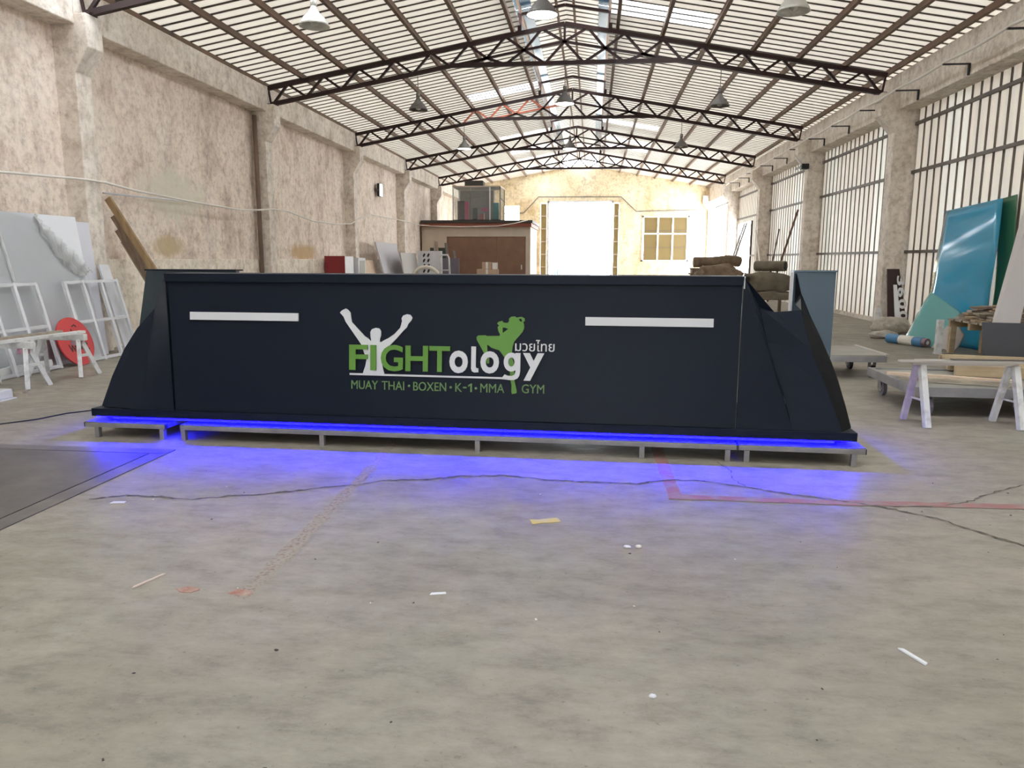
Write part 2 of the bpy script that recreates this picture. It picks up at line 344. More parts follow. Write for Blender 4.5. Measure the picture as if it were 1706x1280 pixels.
# ------------------------------------------------------------------ floor
floor = struct(MB().box(-7.85, 6.85, YB, YF + 0.3, -0.2, 0).build('floor', m_floor), 'worn grey concrete workshop floor with cracks and faded paint')
struct(MB().box(-60, 60, YF + 0.3, 130, -0.22, -0.02).add([], []).build('pavement', m_ground), 'sunlit concrete yard beyond the far gate')
def decal(name, poly, mat, z=0.002, parent=floor):
    return MB().slab([(x, y, 0.0005) for x, y in poly], (0, 0, z)).build(name, mat, parent)
def ribbon(pts, wd, jag=0.0):
    L, Rr = [], []
    for i, (x, y) in enumerate(pts):
        a = pts[max(i - 1, 0)]; b = pts[min(i + 1, len(pts) - 1)]; dx, dy = b[0] - a[0], b[1] - a[1]; l = math.hypot(dx, dy) or 1
        h = wd / 2 * (1 + jag * random.uniform(-1, 1)); nx, ny = -dy / l * h, dx / l * h
        L.append((x + nx, y + ny)); Rr.append((x - nx, y - ny))
    return L + Rr[::-1]
def dense(pts, step, wob):
    out = []
    for (a, b) in zip(pts, pts[1:]):
        n = max(1, int(math.hypot(b[0] - a[0], b[1] - a[1]) / step))
        for i in range(n):
            t = i / n; out.append((a[0] + (b[0] - a[0]) * t + random.uniform(-wob, wob), a[1] + (b[1] - a[1]) * t + random.uniform(-wob, wob)))
    return out + [pts[-1]]
def strip_mesh(name, pts, wd, mat, jag=0.5, z=0.0015, parent=floor):
    p = ribbon(pts, wd, jag); n = len(pts); mb = MB()
    vs_ = [(x, y, z) for x, y in p]
    mb.add(vs_, [(i, i + 1, 2 * n - 2 - i, 2 * n - 1 - i) for i in range(n - 1)])
    return mb.build(name, mat, parent)
CRK = [(-2.906, 3.945), (-2.738, 4.032), (-2.548, 4.031), (-2.307, 4.002), (-2.13, 4.09), (-1.963, 4.133), (-1.745, 4.241), (-1.621, 4.316), (-1.419, 4.402), (-1.294, 4.507), (-0.995, 4.569), (-0.834, 4.655), (-0.544, 4.702), (-0.265, 4.639), (-0.073, 4.622), (0.23, 4.618), (0.305, 4.613), (0.482, 4.712), (0.693, 4.736), (0.972, 4.627), (1.229, 4.499), (1.481, 4.413), (1.683, 4.317), (1.91, 4.16), (2.015, 3.987), (2.163, 3.785), (2.5, 3.5)]
strip_mesh('crack', dense(CRK, 0.03, 0.010), 0.017, m_crack, 0.8, 0.003)
strip_mesh('crack', dense([(1.75, 4.33), (2.05, 4.38), (2.258, 4.502), (2.381, 4.619), (2.598, 4.776), (2.737, 4.868)], 0.03, 0.010), 0.010, m_crack, 0.8, 0.003)
strip_mesh('crack', dense([(0.98, 4.62), (0.93, 4.8), (0.95, 4.98), (0.9, 5.2)], 0.03, 0.008), 0.006, m_crack, 0.8, 0.003)
strip_mesh('painted_line', dense([(0.51, 9.0), (0.51, 6.5), (0.515, 5.2), (0.522, 4.34)], 0.1, 0.004), 0.085, m_paint_red, 0.12)
strip_mesh('painted_line', dense([(0.48, 4.38), (1.47, 4.375), (2.5, 4.42), (4.2, 4.46)], 0.1, 0.004), 0.085, m_paint_red, 0.15, 0.0028)
strip_mesh('painted_line', dense([(-1.49, 9), (-1.485, 5.4), (-1.445, 4.135), (-1.428, 2.96), (-1.44, 2.80)], 0.05, 0.006), 0.075, m_paint_worn, 0.35)
decal('yellow_paint_mark', ribbon([(-0.30, 3.85), (-0.25, 3.865), (-0.2, 3.88), (-0.15, 3.90)], 0.07, 0.5), m_paint_yel)
for cx, cy, rx, ry in [(-1.69, 2.85, 0.05, 0.028), (-1.45, 2.85, 0.055, 0.03)]:
    decal('red_paint_patch', [(cx + rx * math.cos(a) * random.uniform(0.7, 1.2), cy + ry * math.sin(a) * random.uniform(0.7, 1.2)) for a in [i * math.pi / 7 for i in range(14)]], M('rust_red_patch', (0.30, 0.12, 0.09), 0.8, var=(0.40, 0.30, 0.24), scale=20))

# chequer-plate pit cover, flush in the floor
pc = thing('pit_cover', 'dark chequer steel pit cover let into the floor beside the counter', 'floor plate', (-4.6, 3.6, 0))
EX = 4.6 - 3.03      # right edge local
MB().box(-2.6, EX, 1.36, 1.48, 0.0, 0.006).build('edge_frame', m_plate_edge, pc)
MB().box(EX - 0.12, EX, -2.6, 1.352, 0.0, 0.006).build('edge_frame', m_plate_edge, pc)
def checker():
    m = m_plate; nt = m.node_tree; b = nt.nodes['Principled BSDF']
    tc = nt.nodes.new('ShaderNodeTexCoord'); mp = nt.nodes.new('ShaderNodeMapping'); mp.inputs['Rotation'].default_value = (0, 0, math.pi / 4); mp.inputs['Scale'].default_value = (26, 26, 26)
    nt.links.new(tc.outputs['Object'], mp.inputs[0]); br = nt.nodes.new('ShaderNodeTexChecker'); br.inputs['Scale'].default_value = 1.0; nt.links.new(mp.outputs[0], br.inputs['Vector'])
    bp = nt.nodes.new('ShaderNodeBump'); bp.inputs['Strength'].default_value = 0.5; bp.inputs['Distance'].default_value = 0.004
    nt.links.new(br.outputs['Fac'], bp.inputs['Height']); nt.links.new(bp.outputs[0], b.inputs['Normal'])
checker()
MB().box(-2.6, EX - 0.13, -2.6, 1.345, 0.0, 0.007).build('chequer_plate', m_plate, pc)
MB().box(EX - 0.13, EX - 0.12, -2.6, 1.352, 0.0, 0.002).box(-2.6, EX - 0.13, 1.345, 1.36, 0.0, 0.002).build('gap', m_dkwall, pc)

# ------------------------------------------------------------------ walls
wl = struct(MB().box(-7.85, XWL, YB, YF + 0.3, 0, 5.3).build('wall_left', m_wall), 'stained plaster side wall with concrete columns')
def column(parent, side, yk, name='column'):
    s = side; x_in = -7.25 if s < 0 else 6.06; x_co = -7.03 if s < 0 else 5.76; x_out = -7.6 if s < 0 else 6.62
    prof = [(x_out, 0), (x_in, 0), (x_in, 3.96), (x_co, 4.30), (x_co, 4.745), (x_out, 4.745)]
    return MB().slab([(x, yk - 0.17, z) for x, z in prof], (0, 0.35, 0)).build(name, m_conc, parent, bevel=0.012)
for yk in YK: column(wl, -1, yk)
for a, b in zip(YK, YK[1:] + [YF + 0.17]):
    MB().box(-7.6, -7.2, a + 0.17, b - 0.17, 4.60, 5.13).build('ring_beam', m_conc, wl, bevel=0.015)
    MB().box(-7.6, -7.49, a + 0.19, b - 0.18, 0, 1.38).build('dado', m_cream, wl, bevel=0.01)
for yk in YK: MB().box(-7.6, -7.2, yk - 0.168, yk + 0.168, 4.75, 5.13).build('ring_beam', m_conc, wl)
MB().tube([(-7.44, 16.48, 0.2), (-7.44, 16.48, 4.5)], 0.05, 8).build('downpipe', m_purlin, wl, smooth=True)
MB().tube([(-7.46, 11.06, 2.38), (-7.46, 13.84, 2.44)], 0.014, 6).build('conduit', m_frame, wl, smooth=True)

wr = struct(MB().box(6.46, 6.85, YB, YF + 0.3, 0, 0.10).build('wall_right', m_conc), 'side wall of upright corrugated sheets between concrete columns')
for yk in YK: column(wr, 1, yk)
for a, b in zip([YB] + YK, YK + [YF + 0.17]):
    MB().box(6.10, 6.62, a + 0.18, b - 0.18, 4.40, 5.13).build('ring_beam', m_conc, wr, bevel=0.015)
for yk in YK: MB().box(6.10, 6.62, yk - 0.178, yk + 0.178, 4.75, 5.13).build('ring_beam', m_conc, wr)
# upright sheets: 3 ribs each, 0.93 m wide
P = 0.31
def sheet_profile(n):           # along the width, returns (offset, depth)
    out = []
    for i in range(n):
        o = i * P; out += [(o, 0), (o + 0.227, 0), (o + 0.238, 0.06), (o + 0.299, 0.06)]
    return out + [(n * P, 0)]
def rib_slots(me, mat):         # ribs opaque and darker, groove shade put into their colour; flats are the sheet
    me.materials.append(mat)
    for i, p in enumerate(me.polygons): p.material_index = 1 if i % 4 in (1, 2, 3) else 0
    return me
def wall_sheet(n, h, mat):
    mb = MB(); pr = sheet_profile(n); k = len(pr)
    mb.add([(d, y, 0) for y, d in pr] + [(d, y, h) for y, d in pr], [(i, i + 1, k + i + 1, k + i) for i in range(k - 1)])
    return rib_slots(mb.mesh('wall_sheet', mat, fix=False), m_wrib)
ws = {}
for key, (n, h, mt) in {'m': (3, 4.32, m_wsheet), 'p': (3, 4.32, m_wsheet2), 'top': (3, 1.42, m_wsheet), '1': (1, 4.32, m_wsheet)}.items(): ws[key] = wall_sheet(n, h, mt)
OPEN = [(32.3, 35.1, 2.9), (38.2, 41.3, 4.42)]   # daylight doors in the right wall: y0, y1, head
for bi, (a, b) in enumerate(zip([YB] + YK, YK + [YF])):
    y = a + 0.19; j = 0
    while y < b - 0.2:
        n = 3 if y + 0.93 <= b - 0.15 else 1
        ym = y + n * P / 2; op = [o for o in OPEN if o[0] - 0.2 < ym < o[1] + 0.2]
        if op and op[0][2] > 4: pass
        elif op: inst('wall_sheet', ws['top'], wr, (XWR, y, 2.98))
        else: inst('wall_sheet', ws['1'] if n == 1 else ws['p' if (bi * 3 + j) % 4 == 0 else 'm'], wr, (XWR, y, 0.08))
        y += n * P; j += 1
    for zg in (4.12, 3.17, 1.57):
        if a > 38 and zg < 4: continue
        y0, y1_ = a + 0.19, b - 0.18
        if a < 34 < b and zg < 2.9: y1_ = 32.2
        if a > 35: y1_ = 38.0
        MB().box(6.44, 6.49, y0, y1_, zg - 0.03, zg + 0.03).build('girt', m_girt, wr)
MB().box(6.44, 6.56, 32.15, 32.25, 0, 2.98).box(6.44, 6.56, 35.1, 35.2, 0, 2.98).build('door_jamb', m_girt, wr)
portal('daylight_side_door', (6.6, 33.7, 1.45), (0, math.pi / 2, 0), 2.9, 2.7)
portal('daylight_side_gate', (6.6, 39.8, 2.2), (0, math.pi / 2, 0), 4.3, 3.0)

# far gable: gate, window, slit, glass-brick strips
wf = MB()
GX0, GX1, GZ = -2.44, 1.07, 4.5
def fw(x0, x1, z0, z1): wf.box(x0, x1, YF, YF + 0.25, z0, z1)
fw(-7.55, -4.83, 0, 5.0); fw(-4.83, -4.0, 0, 2.6); fw(-4.83, -4.0, 4.26, 5.0); fw(-4.0, -2.85, 0, 5.0); fw(-2.85, -2.5, 4.4, 5.0); fw(-2.5, GX0, 0, 5.0); fw(-2.85, -2.5, 0, 0.3)
fw(GX0, GX1, GZ, 5.0); fw(GX1, 0.95 + 0.15, 0, 5.0); fw(1.1, 1.40, 4.4, 5.0); fw(1.1, 1.40, 0, 0.3); fw(1.40, 2.63, 0, 5.0); fw(2.63, 5.13, 0, 1.29); fw(2.63, 5.13, 3.70, 5.0); fw(5.13, 6.62, 0, 5.0)
wf.slab([(-7.55, YF, 5.0), (6.62, YF, 5.0), (6.62, YF, zroof(6.62) + 0.1), (XR, YF, 6.4), (-7.55, YF, zroof(-7.55) + 0.1)], (0, 0.25, 0))
wall_far = struct(wf.build('wall_far', m_end), 'sunlit cream gable wall with gate and window')
for x0 in (-2.85, 1.1):
    wdt = 0.35 if x0 < 0 else 0.30
    for i in range(6):
        z0 = 0.3 + i * (4.1 / 6)
        MB().box(x0 + 0.015, x0 + wdt - 0.015, YF + 0.10, YF + 0.14, z0 + 0.02, z0 + 4.1 / 6 - 0.03).build('pane', m_winpane, wall_far)
        MB().box(x0, x0 + wdt, YF + 0.06, YF + 0.16, z0 - 0.03, z0 + 0.02).build('glazing_bar', m_beige, wall_far)
d1 = struct(MB().box(GX0, GX0 + 0.08, YF - 0.04, YF + 0.2, 0, GZ).box(GX1 - 0.08, GX1, YF - 0.04, YF + 0.2, 0, GZ).box(GX0, GX1, YF - 0.04, YF + 0.2, GZ - 0.08, GZ).build('door_1', m_frame), 'tall open gateway in the far gable, bright daylight outside')
for i in range(3):
    x = GX0 + 0.22 - i * 0.0 + 0.16 * i
    MB().box(x, x + 0.05, YF - 0.10, YF - 0.05, 0, 2.15 - 0.1 * i).build('gate_bar', m_girt, d1)
win = struct(MB().box(2.63, 2.71, YF - 0.03, YF + 0.12, 1.29, 3.70).box(5.05, 5.13, YF - 0.03, YF + 0.12, 1.29, 3.70).box(2.63, 5.13, YF - 0.03, YF + 0.12, 1.29, 1.37).box(2.63, 5.13, YF - 0.03, YF + 0.12, 3.62, 3.70).build('window_1', m_cream), 'six-pane window with dusty glass beside the far gate')
for i in range(3):
    for z0, z1 in ((1.37, 2.72), (2.80, 3.62)):
        xa = 2.71 + i * 0.78
        MB().box(xa + 0.03, xa + 0.75, YF + 0.04, YF + 0.05, z0, z1).build('pane', m_winpane, win)
        MB().box(xa + 0.03, xa + 0.75, YF, YF + 0.03, (z0 + z1) / 2 - (0.02 if z0 < 2 else 0.3), (z0 + z1) / 2 + (0.0 if z0 < 2 else -0.27)).build('glazing_bar', m_girt, win)
for i in range(1, 3): MB().box(2.69 + i * 0.78, 2.75 + i * 0.78, YF - 0.02, YF + 0.06, 1.37, 3.62).build('mullion', m_cream, win)
MB().box(2.70, 5.06, YF - 0.02, YF + 0.06, 2.72, 2.80).build('transom', m_cream, win)
# near gable behind the camera, unseen doorway added to let daylight in
wn = MB().box(-7.55, -1.87, YB - 0.25, YB, 0, 5.0).box(0.53, 6.62, YB - 0.25, YB, 0, 5.0).box(-1.87, 0.53, YB - 0.25, YB, 2.5, 5.0)
wn.slab([(-7.55, YB - 0.25, 5.0), (6.62, YB - 0.25, 5.0), (6.62, YB - 0.25, zroof(6.62) + 0.1), (XR, YB - 0.25, 6.4), (-7.55, YB - 0.25, zroof(-7.55) + 0.1)], (0, 0.25, 0))
struct(wn.build('wall_near', m_conc), 'near gable wall with an unseen doorway added for daylight')
struct(MB().box(-60, 60, -60, YB - 0.25, -0.22, -0.02).build('added_forecourt', m_ground), 'unseen concrete ground added outside the added near doorway')

# ------------------------------------------------------------------ roof
XLN, HLN = 0.945, 0.0          # lantern half width
SLOPE = 0.1775
roof = struct(MB().box(-7.7, -7.45, YB, YF + 0.25, 5.13, 5.19).box(6.2, 6.62, YB, YF + 0.25, 5.13, 5.16).build('ceiling', m_conc), 'corrugated metal roof with ridge lantern, on purlins')
def roof_sheet(x0, x1, mat):    # x0, x1 measured outwards from the ridge
    mb = MB(); pr = sheet_profile(3); k = len(pr)
    def z(x): return 6.311 - SLOPE * x + 0.115
    mb.add([(x0, y, z(x0) + d) for y, d in pr] + [(x1, y, z(x1) + d) for y, d in pr], [(i, i + 1, k + i + 1, k + i) for i in range(k - 1)])
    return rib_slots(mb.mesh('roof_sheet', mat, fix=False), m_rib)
rs_full = roof_sheet(XLN, 7.1, m_roof); rs_low = roof_sheet(2.85, 7.1, m_roof); rs_sky = roof_sheet(XLN, 2.9, m_sky); rs_skyfill = roof_sheet(XLN, 7.1, m_sky)
def lantern_sheet(mat):
    mb = MB(); pr = sheet_profile(3); k = len(pr)
    def z(x): return 6.68 - SLOPE * x + 0.05
    mb.add([(0, y, z(0) + d * 0.6) for y, d in pr] + [(0.70, y, z(0.70) + d * 0.6) for y, d in pr], [(i, i + 1, k + i + 1, k + i) for i in range(k - 1)])
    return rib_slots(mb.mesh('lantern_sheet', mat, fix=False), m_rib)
ls = lantern_sheet(m_roof)
SKYL_Y = [22.2, 29.7, 33.0, 36.0, 38.6, 40.7, -5.5, -0.5, 4.0, 9.0]; SKYR_Y = [15.35, 28.0, 37.2, 39.4, 33.6, 31.5, -4.0, 1.0, 6.0]
n = int((YF + 0.2 - YB) / 0.93) + 1
for i in range(n):
    y = YB + i * 0.93
    for sd, lst in ((-1, SKYL_Y), (1, SKYR_Y)):
        sky = any(y <= q < y + 0.93 for q in lst)
        if y < 11.0 and i % 9 == (1 if sd < 0 else 5):      # unseen rooflight strips added over the near bays for fill daylight
            inst('rooflight_sheet', rs_skyfill, roof, (XR, y, 0), scale=(sd, 1, 1)); inst('lantern_sheet', ls, roof, (XR, y, 0), scale=(sd, 1, 1)); continue  # this rooflight_sheet is an added strip for fill daylight
        if sky:
            inst('rooflight_sheet', rs_sky, roof, (XR, y, 0), scale=(sd, 1, 1)); inst('roof_sheet', rs_low, roof, (XR, y, 0), scale=(sd, 1, 1))
        else: inst('roof_sheet', rs_full, roof, (XR, y, 0), scale=(sd, 1, 1))
        inst('lantern_sheet', ls, roof, (XR, y, 0), scale=(sd, 1, 1))
for sd in (-1, 1):      # blue translucent strip glazing on both sides of the lantern
    for a, b in zip([YB] + YK, YK + [YF]):
        zz = lambda q: 6.68 - SLOPE * q + 0.06
        MB().hexa([(XR + sd * 0.69, a + 0.02, zz(0.69)), (XR + sd * 1.14, a + 0.02, zz(1.14)), (XR + sd * 1.14, b - 0.02, zz(1.14)), (XR + sd * 0.69, b - 0.02, zz(0.69))],
                  [(XR + sd * 0.69, a + 0.02, zz(0.69) + 0.01), (XR + sd * 1.14, a + 0.02, zz(1.14) + 0.01), (XR + sd * 1.14, b - 0.02, zz(1.14) + 0.01), (XR + sd * 0.69, b - 0.02, zz(0.69) + 0.01)]).build('lantern_glazing', m_blue_light, roof)
PX = [-7.3, -6.42, -5.49, -4.56, -3.63, -2.70, -1.77]
for x in PX + [2 * XR - q for q in PX]:
    z = zroof(x)
    MB().box(x - 0.035, x + 0.035, YB, YF + 0.2, z + 0.005, z + 0.105).build('purlin', m_purlin, roof)
for x in (XR - 0.18, XR + 0.18, XR - 0.93, XR + 0.93):
    zz = 6.68 - SLOPE * abs(x - XR)
    MB().box(x - 0.025, x + 0.025, YB, YF + 0.2, zz - 0.03, zz + 0.04).build('lantern_purlin', m_purlin, roof)

# ------------------------------------------------------------------ trusses
def truss(yk, label, primer=False):
    t = thing('roof_truss', label, 'roof truss', (XR, yk, 4.8), 0, 'steel roof trusses across the hall')
    def Lp(x, z): return (x - XR, 0, z - 4.8)
    def mem(name, p, q, wd, mat=m_truss): MB().bar(Lp(*p), Lp(*q), wd, wd, (0, 1, 0)).build(name, mat, t)
    lc = lambda x: zroof(x) - 0.395
    bn = [-7.10, -6.33, -5.53, -4.73, -3.93, -3.12, -2.32, -1.52, XR]; tn = [-6.75, -5.93, -5.13, -4.33, -3.53, -2.72, -1.92, -1.15]
    tie = 5.49
    for s in (1, -1):
        mx = (lambda x: x) if s == 1 else (lambda x: 2 * XR - x)
        pm = lambda x: m_primer if (primer and s == 1 and -4.0 < x < -1.9) else m_truss
        mem('top_chord', (mx(-7.22), zroof(-7.22) - 0.045), (XR, zroof(XR) - 0.045), 0.085)
        mem('lower_chord', (mx(-7.15), lc(-7.15)), (mx(-3.12), lc(-3.12)), 0.085)
        mem('lower_chord', (mx(-3.12), lc(-3.12)), (XR, lc(XR)), 0.05, m_primer if primer and s == 1 else m_truss)
        for i in range(8):
            mem('web', (mx(bn[i]), lc(bn[i])), (mx(tn[i]), zroof(tn[i]) - 0.045), 0.05, pm(bn[i]))
            mem('web', (mx(tn[i]), zroof(tn[i]) - 0.045), (mx(bn[i + 1]), lc(bn[i + 1])), 0.05, pm(tn[i]))
        for b_, c_ in ((-2.32, -2.72), (-2.32, -1.92), (-1.52, -1.92), (-1.52, -1.08), (XR, -1.08)):
            mem('web', (mx(b_), lc(b_)), (mx(c_), tie), 0.05)
        xp = XR - 0.95
        MB().box(mx(xp) - XR - 0.04, mx(xp) - XR + 0.04, -0.04, 0.04, zroof(xp) - 4.8, 6.50 - 4.8).build('lantern_post', m_truss, t)
        mem('lantern_rafter', (mx(xp), 6.47), (XR, 6.64), 0.055)
        mem('strut', (mx(-7.15), lc(-7.15)), (mx(-7.20), zroof(-7.2) - 0.05), 0.035)
        MB().box(mx(-7.12) - XR - 0.10, mx(-7.12) - XR + 0.10, -0.09, 0.09, 4.745 - 4.8, 4.77 - 4.8 + 0.0).build('bearing_plate', m_truss, t)
    mem('tie', (-3.12, tie), (2 * XR + 3.12, tie), 0.085)
    mem('king_post', (XR, lc(XR)), (XR, zroof(XR) - 0.05), 0.05)
    return t
LT = ['dark maroon roof truss nearest the camera, mostly above the top edge', 'large dark maroon roof truss carrying the grey pendant lamps, second from camera',
      'dark roof truss with red-primed members on its left half, third from camera', 'thin-looking dark roof truss, fourth from the camera', 'dark roof truss closest to the cream gable wall']
for k in range(5): truss(YK[3 + k], LT[k], k == 2)

# ------------------------------------------------------------------ reception counter
A = -0.0325
O = Vector((-3.86, 5.39, 0))
cn = thing('reception_counter', 'long dark slate reception counter with slanted ends and green and white gym logo', 'counter', O, A)
T0, T1, Z0, Z1 = 0.05, 0.16, 0.228, 1.285
def shell(name, poly, mat=m_counter, off=(0, 0.03, -0.0)): return MB().slab(poly, off).build(name, mat, cn)
MB().box(-0.056, 5.70, 0.03, 1.06, 0.165, 0.226).build('skirt', m_counter, cn, bevel=0.004)
MB().box(0.06, 5.58, 0.13, 0.96, 0.126, 0.164).build('plinth', m_plinth, cn)
# front panel (set back a little) under a projecting cap
MB().slab([(0.645, T0 + 0.012, Z0), (4.888, T0 + 0.012, Z0), (4.904, T1 + 0.008, Z1 - 0.06), (0.588, T1 + 0.008, Z1 - 0.06)], (0, 0.03, 0)).build('front_panel', m_counter, cn)
MB().slab([(0.582, T1 - 0.025, Z1 - 0.065), (4.906, T1 - 0.025, Z1 - 0.065), (4.909, T1 - 0.022, Z1), (0.575, T1 - 0.022, Z1)], (0, 0.36, 0)).build('top_cap', m_counter, cn, bevel=0.004)
MB().box(0.60, 4.90, 0.20, 0.22, 0.226, 1.21).build('inner_board', m_counter_dark, cn)
AL = [(0.575, 0.16, 1.285), (0.638, 0.05, 0.227), (0.344, 0.05, 0.227), (0.334, 0.19, 0.55), (0.305, 0.4, 0.98), (0.418, 0.3, 1.126)]
BLi = [(0.295, 0.38, 0.919), (0.22, 0.34, 0.817), (0.142, 0.27, 0.647), (0.081, 0.18, 0.439), (0.038, 0.08, 0.236)]
BLo = [(0.309, 0.4, 0.996), (0.181, 0.34, 0.836), (0.095, 0.28, 0.672), (0.034, 0.19, 0.463), (-0.004, 0.09, 0.239)]
AR = [(4.909, 0.16, 1.285), (4.893, 0.05, 0.228), (5.274, 0.05, 0.228), (5.173, 0.2, 0.625), (5.113, 0.27, 0.817), (5.059, 0.34, 1.063), (4.955, 0.2, 1.238)]
BR = [(4.955, 0.2, 1.238), (5.059, 0.34, 1.063), (5.113, 0.27, 0.817), (5.173, 0.2, 0.625), (5.274, 0.05, 0.228), (5.603, 0.05, 0.228), (5.513, 0.16, 0.501), (5.411, 0.28, 0.772), (5.36, 0.4, 1.041), (5.173, 0.4, 1.025), (5.072, 0.36, 1.126), (4.985, 0.25, 1.215)]
RE = [(5.36, 0.4, 1.041), (5.411, 0.28, 0.772), (5.463, 0.22, 0.635), (5.513, 0.16, 0.501), (5.556, 0.11, 0.383), (5.603, 0.05, 0.228)]
RIM = [(5.429, 0.93, 1.294), (5.454, 0.86, 1.144), (5.501, 0.75, 0.988), (5.562, 0.62, 0.819), (5.616, 0.48, 0.647), (5.646, 0.39, 0.526), (5.675, 0.26, 0.354), (5.695, 0.18, 0.228)]
seamL = [(0.575, 0.16, 1.285), (0.590, 0.133, 1.05), (0.605, 0.107, 0.80), (0.620, 0.08, 0.50), (0.638, 0.05, 0.227)]
spine = [(0.302, 0.395, 0.965), (0.322, 0.29, 0.76), (0.334, 0.19, 0.55), (0.340, 0.115, 0.38), (0.344, 0.05, 0.227)]
def resample(P_, n_):
    P_ = [Vector(p) for p in P_]; out = []
    for i in range(n_ + 1):
        f = i / n_ * (len(P_) - 1); j = min(int(f), len(P_) - 2); out.append(P_[j].lerp(P_[j + 1], f - j))
    return out
def strip(name, a_, b_, mat=m_counter):
    A_, B_ = resample(a_, 16), resample(b_, 16)
    fn = lambda u, v: A_[round(v * 16)].lerp(B_[round(v * 16)], u)
    o_ = MB().grid(fn, 6, 16, (0, 0.03, 0)).build(name, mat, cn, smooth=True); o_.data.set_sharp_from_angle(angle=0.6); return o_
strip('end_facet', seamL, [(0.560, 0.175, 1.27), (0.418, 0.30, 1.126), spine[0], spine[1], spine[2], spine[3], spine[4]])
strip('end_facet', BLi, spine)
mb = MB(); k = len(BLo)
Vb = BLo + BLi + [(x - 0.02 * 0, 0.98, z) for x, y, z in BLo] + [(x, 0.98, z) for x, y, z in BLi]
fs = [(i, i + 1, k + i + 1, k + i) for i in range(k - 1)] + [(i, 2 * k + i, 2 * k + i + 1, i + 1) for i in range(k - 1)] + [(k + i, k + i + 1, 3 * k + i + 1, 3 * k + i) for i in range(k - 1)] + [(2 * k + i, 3 * k + i, 3 * k + i + 1, 2 * k + i + 1) for i in range(k - 1)] + [(0, k, 3 * k, 2 * k), (k - 1, 3 * k - 1, 4 * k - 1, 2 * k - 1)]
mb.add(Vb, fs); mb.build('side_fin', m_counter, cn)
shell('end_facet', AR); 
# right facet as a strip fan so that it bends cleanly
Lf = [AR[6], AR[5], AR[4], AR[3], (5.23, 0.115, 0.42), AR[2]]; Rf = [BR[11], BR[9], BR[7], BR[6], (5.55, 0.105, 0.38), BR[5]]
mb = MB(); V_ = Lf + Rf; k = len(Lf); mb.add(V_ + [(x, y + 0.03, z) for x, y, z in V_], [(i, i + 1, k + i + 1, k + i) for i in range(k - 1)] + [(2 * k + i, 3 * k + i, 3 * k + i + 1, 2 * k + i + 1) for i in range(k - 1)] + [(k + i, k + i + 1, 3 * k + i + 1, 3 * k + i) for i in range(k - 1)])
mb.add([BR[9], BR[8], BR[7]], [(0, 1, 2)]); mb.build('end_facet', m_counter, cn)
# right hand side fin, curving from the front foot up to the rear post
mb = MB(); rim = RIM; lft = [(5.425, 0.93, 1.294), (5.424, 0.90, 1.06), (5.36, 0.40, 1.041), (5.411, 0.28, 0.772), (5.462, 0.22, 0.6365), (5.513, 0.16, 0.501), (5.55, 0.105, 0.38), (5.603, 0.05, 0.228)]
k = 8; mb.add(lft + rim, [(i, i + 1, k + i + 1, k + i) for i in range(k - 1)])
mb.add([(x, y, z) for x, y, z in rim] + [(x + 0.012, y + 0.03, z) for x, y, z in rim], [(i, i + 1, k + i + 1, k + i) for i in range(k - 1)])
mb.build('side_fin', m_counter_dark, cn)
MB().slab([(5.415, 0.95, 0.226), (5.69, 0.95, 0.226), (5.735, 0.95, 0.5), (5.735, 0.95, 1.305), (5.415, 0.95, 1.305)], (0, 0.05, 0)).build('rear_post', m_rearpanel, cn, bevel=0.004)
MB().box(5.412, 5.74, 0.93, 1.06, 1.305, 1.318).build('rear_cap', m_rearpanel, cn)
MB().box(5.402, 5.414, 0.94, 1.02, 0.226, 1.304).build('edge_glint', m_white, cn)  # white strip paints far daylight onto the post's edge
MB().slab([(-0.104, 0.95, 1.289), (0.74, 0.95, 1.289), (0.74, 0.95, 0.226), (-0.05, 0.95, 0.226), (-0.216, 0.95, 0.786)], (0, 0.06, 0)).build('rear_post', m_rearleft, cn)
MB().box(-0.11, 0.75, 0.93, 1.06, 1.289, 1.302).build('rear_cap', m_counter, cn)
MB().box(4.909, 4.917, 0.15, 0.50, 1.20, 1.286).build('edge_glint', m_white, cn)  # white strip paints a bright highlight on the cap's end
MB().box(0.75, 4.6, 0.98, 1.0, 0.226, 0.80).build('inner_board', m_counter_dark, cn)
# LED strip under the skirt: front and both ends
MB().box(-0.02, 5.665, 0.044, 0.058, 0.1618, 0.1640).build('led_strip', m_led, cn)
MB().box(-0.034, -0.020, 0.060, 1.0, 0.1618, 0.164).build('led_strip', m_led, cn)
MB().box(5.667, 5.681, 0.060, 1.0, 0.1618, 0.164).build('led_strip', m_led, cn)
